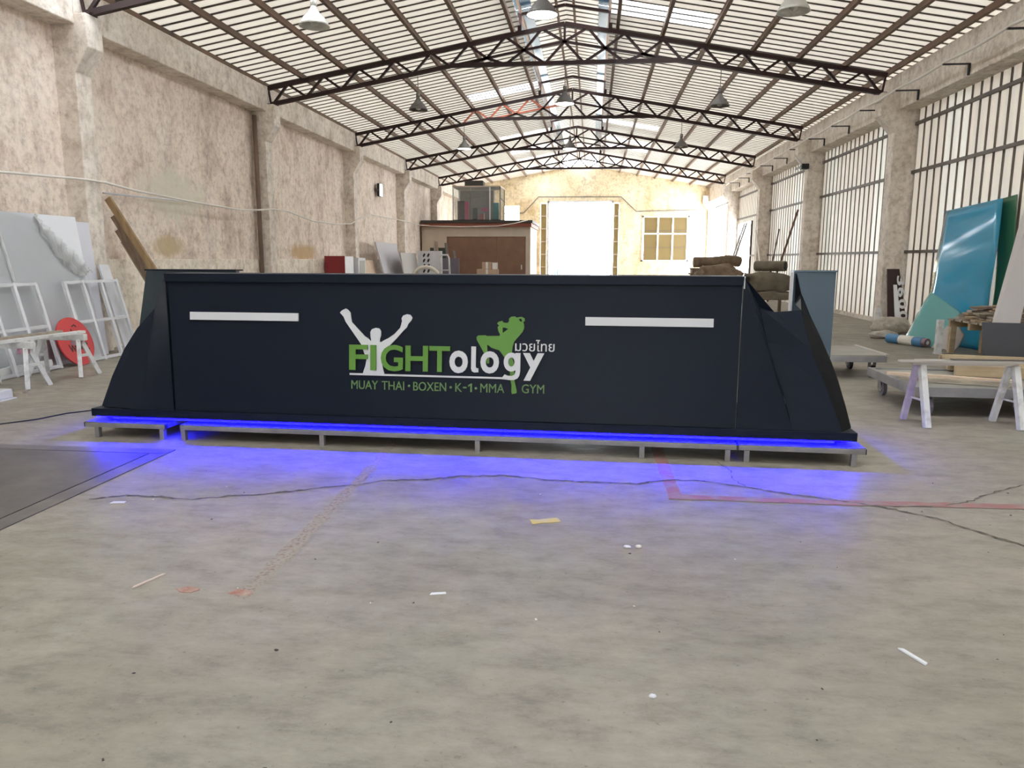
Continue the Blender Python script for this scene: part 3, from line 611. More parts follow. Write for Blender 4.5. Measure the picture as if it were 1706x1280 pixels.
# panel graphics: (s, w) = along the panel, up the lean
KL = math.hypot(Z1 - Z0, T1 - T0)
ex = Vector((1, 0, 0)); ey = Vector((0, (T1 - T0) / KL, (Z1 - Z0) / KL)); ez = ex.cross(ey)
PM = Matrix.Translation(Vector((0, T0 + 0.012, Z0))) @ Matrix(((ex.x, ey.x, ez.x, 0), (ex.y, ey.y, ez.y, 0), (ex.z, ey.z, ez.z, 0), (0, 0, 0, 1)))
def on_panel(name, me, parent=cn):
    o = bpy.data.objects.new(name, me); COL.objects.link(o); o.parent = parent; o.matrix_local = PM; return o
def shape_mesh(name, outlines, th, mat, zoff):
    cu = bpy.data.curves.new(name, 'CURVE'); cu.dimensions = '2D'; cu.fill_mode = 'BOTH'; cu.extrude = th / 2
    for ol in outlines:
        sp = cu.splines.new('POLY'); sp.points.add(len(ol) - 1); sp.use_cyclic_u = True
        for p, q in zip(sp.points, ol): p.co = (q[0], q[1], 0, 1)
    o = bpy.data.objects.new(name, cu); COL.objects.link(o); dg = bpy.context.evaluated_depsgraph_get(); dg.update()
    me = bpy.data.meshes.new_from_object(o.evaluated_get(dg)); bpy.data.objects.remove(o); me.name = name
    for v in me.vertices: v.co.z += th / 2 + zoff
    me.materials.clear(); me.materials.append(mat); return me
def text_mesh(txt, box, th, mat, zoff, bold=0.0):
    cu = bpy.data.curves.new('lettering', 'FONT'); cu.body = txt; cu.size = 1.0; cu.offset = bold; cu.extrude = 0.01; cu.resolution_u = 4
    o = bpy.data.objects.new('lettering', cu); COL.objects.link(o); dg = bpy.context.evaluated_depsgraph_get(); dg.update()
    me = bpy.data.meshes.new_from_object(o.evaluated_get(dg)); bpy.data.objects.remove(o)
    xs = [v.co.x for v in me.vertices]; ys = [v.co.y for v in me.vertices]; zs = [v.co.z for v in me.vertices]
    sx = (box[2] - box[0]) / (max(xs) - min(xs)); sy = (box[3] - box[1]) / (max(ys) - min(ys)); sz = th / max(1e-6, max(zs) - min(zs)); x0, y0, z0 = min(xs), min(ys), min(zs)
    for v in me.vertices: v.co = (box[0] + (v.co.x - x0) * sx, box[1] + (v.co.y - y0) * sy, zoff + (v.co.z - z0) * sz)
    me.materials.clear(); me.materials.append(mat); return me
def islands(me):
    bm = bmesh.new(); bm.from_mesh(me); seen = set(); out = []
    bmesh.ops.remove_doubles(bm, verts=bm.verts, dist=1e-5); bm.verts.ensure_lookup_table()
    for v in bm.verts:
        if v in seen: continue
        st = [v]; comp = set()
        while st:
            a = st.pop()
            if a in comp: continue
            comp.add(a); st += [e.other_vert(a) for e in a.link_edges]
        seen |= comp; out.append(comp)
    res = []
    for comp in sorted(out, key=lambda c: min(v.co.x for v in c)):
        idx = {v: i for i, v in enumerate(comp)}; fcs = [f for f in bm.faces if f.verts[0] in comp]
        m2 = bpy.data.meshes.new('letter'); m2.from_pydata([tuple(v.co) for v in comp], [], [tuple(idx[v] for v in f.verts) for f in fcs]); m2.materials.append(me.materials[0]); res.append(m2)
    bm.free(); return res
MAN = [(1.984, 0.775), (1.998, 0.791), (2.029, 0.806), (2.046, 0.797), (2.066, 0.776), (2.072, 0.732), (2.077, 0.705), (2.12, 0.66), (2.179, 0.601), (2.205, 0.585), (2.225, 0.564), (2.227, 0.575), (2.222, 0.602), (2.221, 0.634), (2.233, 0.655), (2.263, 0.665), (2.289, 0.661), (2.303, 0.641), (2.303, 0.609), (2.295, 0.587), (2.292, 0.562), (2.306, 0.56), (2.328, 0.574), (2.362, 0.591), (2.406, 0.621), (2.45, 0.668), (2.456, 0.686), (2.464, 0.719), (2.46, 0.738), (2.472, 0.759), (2.502, 0.77), (2.527, 0.765), (2.543, 0.744), (2.533, 0.722), (2.511, 0.698), (2.5, 0.671), (2.473, 0.646), (2.423, 0.589), (2.373, 0.539), (2.346, 0.523), (2.323, 0.501), (2.318, 0.473), (2.308, 0.446), (2.316, 0.392), (2.319, 0.365), (2.33, 0.324), (2.33, 0.314), (2.161, 0.31), (2.169, 0.34), (2.183, 0.378), (2.192, 0.427), (2.18, 0.46), (2.166, 0.498), (2.154, 0.535), (2.109, 0.597), (2.066, 0.656), (2.029, 0.707), (2.012, 0.745)]
KICK = [(3.265, 0.727), (3.265, 0.747), (3.28, 0.761), (3.306, 0.764), (3.322, 0.755), (3.332, 0.758), (3.357, 0.762), (3.378, 0.751), (3.38, 0.732), (3.368, 0.724), (3.374, 0.71), (3.377, 0.682), (3.365, 0.652), (3.339, 0.621), (3.304, 0.579), (3.294, 0.543), (3.29, 0.502), (3.291, 0.461), (3.304, 0.431), (3.309, 0.38), (3.311, 0.303), (3.331, 0.221), (3.329, 0.205), (3.295, 0.198), (3.291, 0.215), (3.291, 0.266), (3.283, 0.297), (3.277, 0.358), (3.268, 0.409), (3.239, 0.46), (3.217, 0.49), (3.196, 0.516), (3.17, 0.523), (3.139, 0.533), (3.118, 0.55), (3.106, 0.555), (3.108, 0.514), (3.124, 0.458), (3.123, 0.417), (3.107, 0.416), (3.096, 0.457), (3.079, 0.503), (3.028, 0.59), (3.027, 0.61), (3.041, 0.622), (3.093, 0.624), (3.101, 0.619), (3.195, 0.621), (3.202, 0.629), (3.189, 0.654), (3.182, 0.684), (3.193, 0.697), (3.178, 0.71), (3.188, 0.723), (3.214, 0.731), (3.224, 0.718), (3.255, 0.716)]
KH1 = [(3.22, 0.642), (3.26, 0.672), (3.238, 0.681), (3.219, 0.681)]
KH2 = [(3.333, 0.745), (3.355, 0.749), (3.362, 0.728), (3.348, 0.727)]
TH = 0.010
on_panel('boxer_emblem', shape_mesh('boxer_emblem', [MAN], TH, m_white, 0.0))
on_panel('kicker_emblem', shape_mesh('kicker_emblem', [KICK, KH1, KH2], TH, m_green, 0.0))
for ch, bx in {'F': (2.062, 0.348, 2.204, 0.537), 'I': (2.226, 0.348, 2.27, 0.537), 'G': (2.307, 0.345, 2.478, 0.541), 'H': (2.496, 0.348, 2.668, 0.538), 'T': (2.677, 0.348, 2.833, 0.538)}.items():
    on_panel('letter', text_mesh(ch, bx, 0.014, m_green, TH + 0.001, 0.022))
for ch, bx in [('o', (2.829, 0.342, 2.967, 0.508)), ('l', (2.987, 0.351, 3.049, 0.54)), ('o', (3.061, 0.345, 3.198, 0.508)), ('g', (3.233, 0.300, 3.355, 0.505)), ('y', (3.374, 0.299, 3.528, 0.500))]:
    if ch == 'l':    # stem with a foot turning right
        me = shape_mesh('letter', [[(2.992, 0.54), (3.026, 0.54), (3.026, 0.392), (3.031, 0.383), (3.046, 0.381), (3.046, 0.352), (3.016, 0.35), (2.999, 0.358), (2.992, 0.376)]], 0.014, m_white, TH + 0.001)
    elif ch == 'g':  # round bowl, straight stem, open hook to the left
        el = lambda cx, cy, rx, ry: [(cx + rx * math.cos(q * math.pi / 14), cy + ry * math.sin(q * math.pi / 14)) for q in range(28)]
        bowl = shape_mesh('letter', [el(3.289, 0.432, 0.056, 0.069), el(3.289, 0.432, 0.023, 0.033)], 0.014, m_white, TH + 0.001)
        on_panel('letter', bowl)
        me = shape_mesh('letter', [[(3.318, 0.499), (3.355, 0.499), (3.355, 0.365), (3.350, 0.335), (3.335, 0.313), (3.310, 0.302), (3.270, 0.301), (3.236, 0.311), (3.226, 0.321), (3.240, 0.341), (3.262, 0.332), (3.292, 0.330), (3.312, 0.340), (3.320, 0.360)]], 0.0135, m_white, TH + 0.001)
    else: me = text_mesh(ch, bx, 0.014, m_white, TH + 0.001, 0.03)
    on_panel('letter', me)
on_panel('underline', shape_mesh('underline', [[(2.06, 0.323), (3.22, 0.319), (3.262, 0.33), (3.262, 0.302), (3.2, 0.306), (2.06, 0.309)]], 0.008, m_white, 0.0))
for wd, bx in {'MUAY': (2.074, 0.204, 2.28, 0.269), 'THAI': (2.31, 0.204, 2.483, 0.269), 'BOXEN': (2.553, 0.204, 2.803, 0.269), 'K': (2.872, 0.204, 2.922, 0.267), 'MMA': (3.06, 0.204, 3.238, 0.269), 'GYM': (3.367, 0.206, 3.531, 0.271)}.items():
    for me in islands(text_mesh(wd, bx, 0.008, m_greenpale, 0.0, 0.0)): on_panel('letter', me)
on_panel('hyphen', shape_mesh('hyphen', [[(2.930, 0.231), (2.956, 0.231), (2.956, 0.241), (2.930, 0.241)]], 0.008, m_greenpale, 0.0))
on_panel('numeral', shape_mesh('numeral', [[(2.985, 0.204), (2.997, 0.204), (2.997, 0.267), (2.988, 0.267), (2.968, 0.254), (2.968, 0.242), (2.985, 0.252)]], 0.008, m_greenpale, 0.0))
for cx, cy in [(2.52, 0.238), (2.837, 0.235), (3.026, 0.233)]:
    on_panel('dot', shape_mesh('dot', [[(cx + 0.009 * math.cos(a * math.pi / 5), cy + 0.009 * math.sin(a * math.pi / 5)) for a in range(10)]], 0.008, m_greenpale, 0.0))
on_panel('thai_lettering', text_mesh('\u0e21\u0e27\u0e22\u0e44\u0e17\u0e22', (3.313, 0.512, 3.6, 0.596), 0.008, m_white, 0.0, 0.004))
for a, b in ((0.781, 1.657), (3.818, 4.713)):
    on_panel('light_bar', MB().box(a, b, 0.706, 0.766, 0.001, 0.016).mesh('light_bar', m_white))

# steel transport frames under the counter
def frame(s0, s1, legs, label):
    t = thing('steel_frame', label, 'frame', O + Matrix.Rotation(A, 3, 'Z') @ Vector((s0, 0, 0)), A, 'low steel tube frames under the counter')
    L = s1 - s0; d = 1.10; z0, z1 = 0.084, 0.120
    for y in (0, d - 0.036): MB().box(0, L, y, y + 0.036, z0, z1).build('rail', m_tube, t, bevel=0.003)
    for x in [0, L - 0.036] + [q - s0 for q in legs[1:-1]]: MB().box(x, x + 0.036, 0.037, d - 0.037, z0, z1).build('cross_rail', m_tube, t)
    for q in legs:
        for y in (0.0, d - 0.036): MB().box(q - s0 - 0.018, q - s0 + 0.018, y, y + 0.036, 0.0, z0 - 0.0005).build('leg', m_tube, t)
    for x in (-0.006, L): MB().box(x, x + 0.006, 0, 0.036, z0, z1).build('end_cap', m_black, t)
    MB().box(0.0, L, 0.004, d - 0.004, z1 + 0.0005, z1 + 0.005).build('deck_sheet', m_deckfilm, t)
    return t
frame(-0.099, 0.58, [0.0, 0.552], 'short low steel tube frame under the left end of the counter')
frame(0.71, 4.895, [0.73, 1.855, 3.05, 4.242, 4.835], 'long low steel tube frame under the middle of the counter')
frame(4.908, 5.752, [4.965, 5.68], 'short low steel tube frame under the right end of the counter')

# ------------------------------------------------------------------ pendant lamps
def lamp(x, yk, z, lit, shade_mat, label, ztop):
    t = thing('pendant_lamp', label, 'pendant lamp', (x, yk, z), 0, 'bell pendant lamps hanging from the trusses')
    MB().lathe([(0.035, 0.16), (0.05, 0.13), (0.075, 0.08), (0.14, 0.02), (0.19, -0.06), (0.21, -0.10), (0.205, -0.10), (0.185, -0.06), (0.135, 0.015), (0.07, 0.07), (0.0, 0.08)], n=24).build('shade', shade_mat, t, smooth=True, fix=True)
    MB().lathe([(0.0, 0.27), (0.04, 0.27), (0.045, 0.17), (0.03, 0.16), (0.0, 0.16)], n=14).build('cap', shade_mat, t, smooth=True)
    MB().tube([(0, 0, 0.26), (0, 0, ztop - z)], 0.008, 6).build('cord', m_wire, t)
    MB().lathe([(0.0, 0.05), (0.04, 0.03), (0.065, -0.03), (0.05, -0.08), (0.0, -0.10)], n=14).build('bulb', m_bulb if lit else m_lampwhite, t, smooth=True)
    if lit:
        MB().lathe([(0.0, -0.085), (0.2, -0.088), (0.2, -0.092), (0.0, -0.094)], n=20).build('diffuser', m_bulb, t)
for yk, rows in ((YK[3], [(-3.83, 4.62, 0, m_lampwhite, 'pale grey glass-like pendant lamp at upper left, hanging closest to camera'), (-0.72, 4.67, 1, m_lampdim, 'brightly lit pendant lamp at the top edge near the ridge'), (2.49, 4.62, 0, m_lampwhite, 'pale pendant lamp cut by the top edge on the right')]),
                 (YK[4], [(-3.83, 4.69, 0, m_lampdim, 'unlit dark pendant lamp on the left of the second truss'), (-0.65, 4.76, 1, m_lampdim, 'lit pendant lamp under the ridge of the second truss'), (2.58, 4.66, 0, m_lampdim, 'unlit dark pendant lamp on the right of the second truss')]),
                 (YK[5], [(-3.87, 4.74, 1, m_lampdim, 'small lit pendant lamp on the left of the third truss'), (-0.72, 4.70, 1, m_lampdim, 'small lit pendant lamp under the ridge of the third truss'), (2.5, 4.71, 0, m_lampdim, 'small unlit pendant lamp on the right of the third truss')])):
    for x, z, lit, mt, lb in rows: lamp(x, yk, z, lit, mt, lb, 5.46 if abs(x - XR) < 1 else zroof(x) - 0.43)
def flood(loc, rz, label, sx):
    t = thing('floodlight', label, 'floodlight', loc, rz)
    MB().box(-0.16, 0.16, -0.05, 0.05, -0.22, 0.22).build('housing', m_black, t, bevel=0.01)
    MB().box(-0.14, 0.14, -0.058, -0.051, -0.20, 0.20).build('lens', m_flood, t)
    MB().box(-0.18, -0.165, -0.02, 0.12, -0.03, 0.03).box(0.165, 0.18, -0.02, 0.12, -0.03, 0.03).box(-0.18, 0.18, 0.10, 0.13, -0.03, 0.03).build('bracket', m_girt, t)
flood((XWL + 0.14, 26.18, 3.75), math.pi / 2 , 'lit floodlight on the left plaster wall', 1)
t = thing('wall_lamp', 'black floodlight with white arms on the right column of the third truss', 'floodlight', (5.95, 22.70, 4.02))
MB().box(-0.12, 0.08, -0.12, 0.08, -0.09, 0.06).build('housing', m_black, t, bevel=0.01)
MB().bar((-0.10, -0.05, 0.03), (-0.32, -0.08, 0.30), 0.03, 0.03).build('arm', m_frame, t)
MB().bar((-0.10, -0.05, -0.02), (-0.30, -0.08, -0.10), 0.06, 0.06).build('tube', m_frame, t)

# ------------------------------------------------------------------ cables
def cable(name, pts, r, mat, label, cat='cable'): return tag(MB().tube(pts, r, 6).build(name, mat, smooth=True), label, cat)
cable('wall_cable', [(-7.22, 7.5, 2.40), (-7.2, 8.72, 2.43), (-7.2, 10.02, 2.49), (-7.2, 10.33, 2.5), (-7.2, 10.75, 2.50), (-7.2, 11.47, 2.45), (-7.2, 13.29, 2.4), (-7.2, 15.06, 2.38), (-7.2, 15.91, 2.43), (-7.2, 16.69, 2.5), (-7.2, 17.54, 2.5), (-7.2, 19.08, 2.36), (-7.2, 20.92, 2.35), (-7.2, 22.27, 2.43), (-7.2, 23.18, 2.63), (-7.2, 24.36, 2.83), (-7.2, 25.93, 2.82), (-7.2, 29.38, 2.82), (-7.2, 31.47, 2.79), (-7.1, 32.75, 2.83)], 0.018, m_cable, 'pale cable bundle sagging along the left plaster wall')
cable('hut_cable', [(-7.5, 32.66, 2.85), (-6.97, 32.66, 2.8), (-5.65, 32.66, 2.77), (-4.07, 32.66, 2.8), (-3.29, 32.66, 2.92), (-2.77, 32.66, 3.05)], 0.02, m_cable, 'pale cable sagging across the fascia of the brown-doored hut')
cable('gable_cable', [(-4.95, 41.58, 3.84), (-3.77, 41.58, 3.87), (-2.96, 41.58, 4.72), (1.48, 41.58, 4.7), (2.29, 41.58, 3.94), (5.13, 41.58, 3.99), (5.6, 41.58, 4.02)], 0.025, m_wire, 'dark conduit stepping over the far gate on the cream gable')
cable('floor_cable', [(-7.0, 5.3, 0.006), (-4.97, 5.72, 0.006), (-4.8, 5.93, 0.006), (-4.72, 6.2, 0.006), (-4.56, 6.38, 0.006), (-3.9, 6.3, 0.006)], 0.006, m_black, 'thin black cable trailing on the floor left of the counter')
ct = thing('cable_run', 'pale cables carried on dark angle brackets along the right concrete beam', 'cable', (5.70, 11.0, 4.60))
for dz, dx in ((0.012, 0), (0.03, 0.03)):
    pts = []
    for i in range(0, 13):
        y = -2.0 + i * 1.95; pts.append((dx, y + 0.78, dz)); pts.append((dx, y + 0.78 + 0.97, dz - 0.03))
    MB().tube(pts, 0.022, 6).build('cable', m_cable, ct, smooth=True)
for i in range(0, 13):
    y = -2.0 + i * 1.95 + 0.78
    if abs((y + 11.0 - YK[3]) % BAY) < 0.3: y += 0.4
    MB().box(-0.03, 0.395, y - 0.02, y + 0.02, -0.035, -0.012).box(0.365, 0.395, y - 0.02, y + 0.02, -0.20, -0.03).build('bracket', m_black, ct)

# ------------------------------------------------------------------ left side: leaning sheets, frames, sawhorses
def lean(name, y0, y1, xb, xt, h, th, mat, label, cat, group=None):
    o = MB().hexa([(xb, y0, 0), (xb + th, y0, 0), (xb + th, y1, 0), (xb, y1, 0)], [(xt, y0, h), (xt + th, y0, h), (xt + th, y1, h), (xt, y1, h)]).build(name, mat)
    return tag(o, label, cat, group)
bs = thing('grey_sheet', 'large grey plastic sheet under loose clear film, leaning by the left column', 'plastic sheet', (-6.97, 8.5, 0))
MB().hexa([(0, -3.2, 0), (0.012, -3.2, 0), (0.012, 1.5, 0), (0, 1.5, 0)], [(-0.24, -3.2, 1.96), (-0.228, -3.2, 1.96), (-0.228, 1.5, 1.96), (-0.24, 1.5, 1.96)]).build('sheet', m_greysheet, bs)
def film(u, v):      # covers the sheet up to a diagonal torn edge, rumpled along it
    y = -3.2 + u * 4.72; top = 1.965 if y < 0.65 else 1.965 - (y - 0.65) * 0.80
    z = 0.05 + v * (top - 0.05)
    near = max(0.0, v - 0.72) / 0.28 * (1 if y > 0.6 else 0.0)
    x = 0.02 - 0.2449 / 2 * z + near * 0.02 * (1 + math.sin(y * 47) * 0.8 + 0.6 * math.sin(y * 91 + z * 20))
    return Vector((x, y, z))
MB().grid(film, 70, 26).build('clear_film', m_film, bs, smooth=True)
def fold(u, v):      # crumpled hem of the film hanging along its torn edge
    y = 0.66 + u * 0.92; ztop = 1.965 - (y - 0.65) * 0.80 + 0.01; ln = 0.05 + 0.30 * math.sin(math.pi * min(1, u * 1.05)) ** 0.7
    z = ztop - v * ln
    x = 0.028 - 0.1224 * z + 0.022 * (1 + math.sin(u * 62 + 2.2 * math.sin(v * 4))) * (1 - 0.5 * v) + 0.012 * math.sin(u * 31 + v * 9)
    return Vector((x, y + 0.02 * math.sin(u * 40) * v, z))
MB().grid(fold, 120, 16).build('film_fold_and_glint', m_filmfold, bs, smooth=True)
def glint_streak(u, v):
    z = 1.96 - v * 0.85; return Vector((0.03 - 0.1224 * z + 0.016 * math.sin(math.pi * u) * (0.6 + 0.4 * math.sin(v * 23)), -0.02 + 0.05 * u + 0.11 * v, z))
MB().grid(glint_streak, 8, 40).build('film_fold_and_glint', m_filmfold, bs, smooth=True)  # narrow fold put in for the film's vertical highlight streak
lean('grey_sheet', 8.95, 10.33, -7.10, -7.242, 1.90, 0.006, M('grey_sheet_plain', (0.66, 0.67, 0.74), 0.4), 'bare grey sheet peeking out behind the film-covered sheet by the left column', 'plastic sheet')
def wframe(y0, y1, ncol, label, yrow=0.5):
    t = thing('lattice_screen', label, 'frame', (-6.74, y0, 0), 0, 'white metal window-like frames leaning on the left')
    W = y1 - y0; Hh = 1.15; s = -0.25 / 1.09
    def P3(y, h, off=0): return (s * h * 0.95 + off, y, h * 0.95)
    b = 0.045
    for i in range(ncol + 1):
        y = min(max(i * W / ncol, b / 2), W - b / 2)
        MB().bar(P3(y, 0.0), P3(y, Hh), b, 0.04, (1, 0, 0)).build('stile', m_frame, t)
    for h in (0.03, 0.57, Hh - 0.02):
        for i in range(ncol):
            MB().bar(P3(i * W / ncol + b / 2 + 0.001, h), P3((i + 1) * W / ncol - b / 2 - 0.001, h), 0.036, 0.04, (1, 0, 0)).build('rail', m_frame, t)
    return t
wframe(7.70, 8.86, 3, 'white metal frame of six openings leaning behind the painted sawhorses')
wframe(9.34, 10.50, 3, 'white metal frame of six openings leaning between red disc and counter')
lean('white_board', 10.36, 10.58, -6.86, -7.18, 1.30, 0.03, m_frame, 'narrow white board leaning behind the right white frame', 'board')
lean('white_board', 7.2, 8.8, -6.84, -6.85, 0.12, 0.03, m_whitepaint, 'low white board edge standing behind the left white frame', 'board')
for (y, dx, w_, h_, mt, lb) in [(11.00, 0.0, 0.10, 2.26, m_wood, 'yellowish tall timber plank leaning past the left column'), (11.08, 0.16, 0.09, 2.0, m_woodold, 'dark brown plank leaning second among the timbers by the column'),
                                (11.16, 0.30, 0.12, 1.80, m_woodold, 'old reddish-brown plank leaning in the middle of the timbers'), (11.24, 0.44, 0.08, 1.62, m_woodgrey, 'grey weathered plank leaning lowest among the timbers')]:
    xb = -6.05 - dx * 0.9 + 0.0
    o = MB().bar((0, 0, 0), (-7.42 + dx * 0.10 - xb, 0, h_), w_, 0.05, (0, 1, 0)).build('timber_plank', mt, loc=(xb, y + 0.1 + dx * 0.0, 0.04)); tag(o, lb, 'plank', 'timbers leaning in the left bay')
# red disc with script
rd = thing('red_disc', 'red round sign with dark script, leaning behind the sawhorse', 'sign', (-6.66, 9.16, 0))
def disc_pt(a, r, off=0): h = 0.325 + r * math.sin(a); return (-0.30 * h + off, r * math.cos(a), h * 0.955)
mb = MB(); N = 40; ring = [disc_pt(2 * math.pi * i / N, 0.325) for i in range(N)]
mb.slab(ring, (0.02, 0, 0.006)).build('disc', m_red, rd)
def stroke(pts, wd=0.016):
    mb = MB(); q = [Vector((-0.30 * h + 0.024, y, h * 0.955)) for y, h in pts]
    for a, b in zip(q, q[1:]): mb.bar(a, b, wd, 0.004, (1, 0, 0.3))
    mb.build('script_stroke', m_ink, rd)
for st in ([(-0.02, 0.50), (0.0, 0.40), (0.03, 0.46), (0.05, 0.40), (0.09, 0.47), (0.10, 0.39)], [(0.02, 0.53), (0.07, 0.55), (0.10, 0.52)], [(-0.16, 0.30), (-0.13, 0.20), (-0.10, 0.31), (-0.08, 0.20), (-0.04, 0.30), (-0.03, 0.21)],
           [(0.0, 0.30), (0.02, 0.21), (0.05, 0.29), (0.06, 0.21), (0.09, 0.29), (0.10, 0.21)], [(0.14, 0.32), (0.19, 0.28), (0.14, 0.24), (0.20, 0.20)], [(0.13, 0.36), (0.20, 0.38)]): stroke(st)
def sawhorse_l(x0, x1, y, z, label, purple=False):
    t = thing('sawhorse', label, 'sawhorse', ((x0 + x1) / 2, y, 0), 0, 'paint-spattered white sawhorses at left')
    L = (x1 - x0) / 2
    MB().box(-L, L, -0.035, 0.035, z - 0.075, z).build('top_rail', m_whitepaint, t, bevel=0.006)
    for sx in (-1, 1):
        for sy in (-1, 1):
            MB().bar((sx * (L - 0.08), sy * 0.025, z - 0.07), (sx * (L + 0.02), sy * 0.17, 0.0), 0.045, 0.045).build('leg', m_whitepaint, t)
        MB().bar((sx * (L - 0.03), -0.085, z * 0.5), (sx * (L - 0.03), 0.085, z * 0.5), 0.03, 0.03).build('stretcher', m_whitepaint, t)
    if purple: MB().box(L - 0.16, L - 0.06, -0.05, 0.05, z - 0.13, z - 0.076).build('paint_daub', M('magenta_daub', (0.36, 0.08, 0.16), 0.6, var=(0.5, 0.4, 0.42), scale=10), t)
sawhorse_l(-6.64, -6.0, 8.33, 0.50, 'white spattered sawhorse in front of the red disc', True)
sawhorse_l(-6.58, -6.0, 7.48, 0.50, 'white spattered sawhorse at the left edge, its legs behind the white box', True)
for i, (xa, xb, w_, mt, lb) in enumerate([(-6.22, -6.12, 0.09, m_whitepaint, 'pale plank laid over both spattered sawhorses'), (-6.50, -6.40, 0.06, m_woodgrey, 'thin grey batten laid over both spattered sawhorses')]):
    o = MB().bar((0, 0, 0), (xb - xa, 1.50, 0.0), w_, 0.03).build('work_plank', mt, loc=(xa, 6.95, 0.516)); tag(o, lb, 'plank')
wb = thing('white_box', 'flat white tray on the floor at the left edge', 'box', (-6.05, 6.55, 0))
MB().box(-0.28, 0.28, -0.18, 0.30, 0.012, 0.10).build('body', m_frame, wb, bevel=0.01)
MB().box(-0.30, 0.30, -0.20, 0.32, 0.0, 0.012).build('base', m_frame, wb)
for i, (x, y, l, a) in enumerate([(-5.92, 7.02, 0.18, 0.3), (-5.78, 6.96, 0.14, 0.1), (-5.95, 7.14, 0.16, 0.5)]):
    o = MB().box(-l / 2, l / 2, -0.02, 0.02, 0, 0.025).build('wood_scrap', m_woodgrey, loc=(x, y, 0), rot=(0, 0, a)); tag(o, ['longest grey wood scrap lying beside the white tray', 'small wood scrap nearest the sawhorse foot', 'wood scrap half under the sawhorse'][i], 'scrap')

# ------------------------------------------------------------------ left rear: things seen above the counter
rc = thing('red_cabinet', 'dark red cabinet with white side against the left wall', 'cabinet', (-7.15, 21.0, 0))
MB().box(-0.3, 0.28, -0.4, 0.35, 0.05, 1.46).build('body', m_frame, rc); MB().box(-0.3, 0.28, -0.43, -0.401, 0.06, 1.47).build('door', m_darkred, rc); MB().box(-0.3, 0.28, -0.38, 0.33, 0, 0.049).build('plinth', m_black, rc)
MB().box(0.12, 0.15, -0.45, -0.431, 0.7, 0.85).build('handle', m_alu, rc)
wc = thing('white_cabinet', 'white and grey open cabinet beside the dark red cabinet', 'cabinet', (-7.1, 21.95, 0))
MB().box(-0.3, 0.3, -0.35, 0.35, 0.0, 1.42).build('body', m_frame, wc); MB().box(0.301, 0.31, -0.25, 0.25, 0.15, 1.34).build('door', m_greensheet if False else M('grey_green_door', (0.33, 0.34, 0.30), 0.5), wc)
for i, y in enumerate((22.7, 23.15, 23.6)):
    lean('pink_board', y, y + 0.42, -6.75, -7.05 - 0.03 * i, 1.35, 0.03, m_pinkwood, ['pinkish board leaning next to the white cabinet', 'pinkish board leaning in the middle of three', 'pinkish board leaning beside the tall lilac panel'][i], 'board', 'pinkish boards on the left wall')
lean('lilac_panel', 24.0, 26.6, -6.5, -7.0, 1.93, 0.03, M('lilac_panel', (0.50, 0.49, 0.53), 0.5), 'tall pale lilac panel leaning on the left wall', 'panel')
lean('grey_board', 25.0, 27.2, -6.2, -6.45, 1.60, 0.04, M('warm_grey_panel', (0.43, 0.41, 0.39), 0.5), 'grey panel standing in front of the lilac panel', 'panel')
wp = thing('display_board', 'white panel with a column of dark ornament, beside the grey panel', 'panel', (-6.0, 27.3, 0))
MB().box(-0.35, 0.55, -0.03, 0.03, 0, 1.68).build('board', m_frame, wp)
for i in range(6):
    z = 0.5 + i * 0.19
    for dx in (-0.1, 0.06): MB().slab([(-0.05 + dx, -0.036, z), (0.0 + dx, -0.036, z + 0.03), (0.04 + dx, -0.036, z + 0.12), (-0.01 + dx, -0.036, z + 0.15), (-0.06 + dx, -0.036, z + 0.07)], (0, 0.005, 0)).build('ornament', m_ink, wp)
for i, (x, y, h_, lx, mt, lb) in enumerate([(-5.9, 29.6, 2.05, -0.35, m_woodold, 'dark slotted rail leaning by the hut window'), (-5.55, 29.6, 2.0, -0.30, m_girt, 'second dark rail leaning by the hut window'), (-5.15, 29.4, 1.7, -0.35, m_girt, 'short dark rail leaning nearest the brown doors'), (-6.15, 29.8, 2.1, -0.2, m_woodgrey, 'grey batten leaning behind the dark rails')]):
    o = MB().bar((0, 0, 0), (lx, 0.5, h_), 0.10, 0.05).build('leaning_rail', mt, loc=(x, y, 0.02)); tag(o, lb, 'rail')
o = MB().box(-0.5, 0.5, -0.02, 0.02, 0, 1.42).build('dark_board', M('dusky_board', (0.15, 0.13, 0.16), 0.6), loc=(-5.55, 28.6, 0)); tag(o, 'dusky violet board standing under the leaning rails', 'board')
ht = thing('hand_truck', 'white tubular hand truck standing before the brown doors', 'hand truck', (-3.92, 20.0, 0))
MB().tube([(-0.14, 0, 0.1), (-0.13, 0, 1.42), (-0.10, 0, 1.50), (0.08, 0, 1.50), (0.11, 0, 1.42), (0.16, 0, 0.1)], 0.025, 8).build('frame', m_frame, ht, smooth=True)
for z in (0.4, 0.8, 1.1): MB().tube([(-0.13, 0, z), (0.13, 0, z)], 0.018, 6).build('crossbar', m_frame, ht)
for sx in (-0.2, 0.22): MB().tube([(sx - 0.02, 0.06, 0.12), (sx + 0.02, 0.06, 0.12)], 0.12, 16).build('wheel', m_black, ht)
MB().box(-0.2, 0.2, -0.3, 0.0, 0.0, 0.02).build('toe_plate', m_frame, ht)
hc = tag(MB().tube([Vector((-4.55 + 0.42 * math.cos(a), 20.5, 0.757 + 0.42 * math.sin(a))) for a in [i * math.pi / 12 for i in range(25)]], 0.05, 8).build('hose_coil', m_cable, smooth=True), 'coil of pale hose standing left of the hand truck', 'hose')
hc2 = tag(MB().box(-5.0, -4.1, 20.42, 20.62, 0.0, 0.285).build('hose_stand', m_woodgrey), 'wooden block under the pale hose coil', 'block')
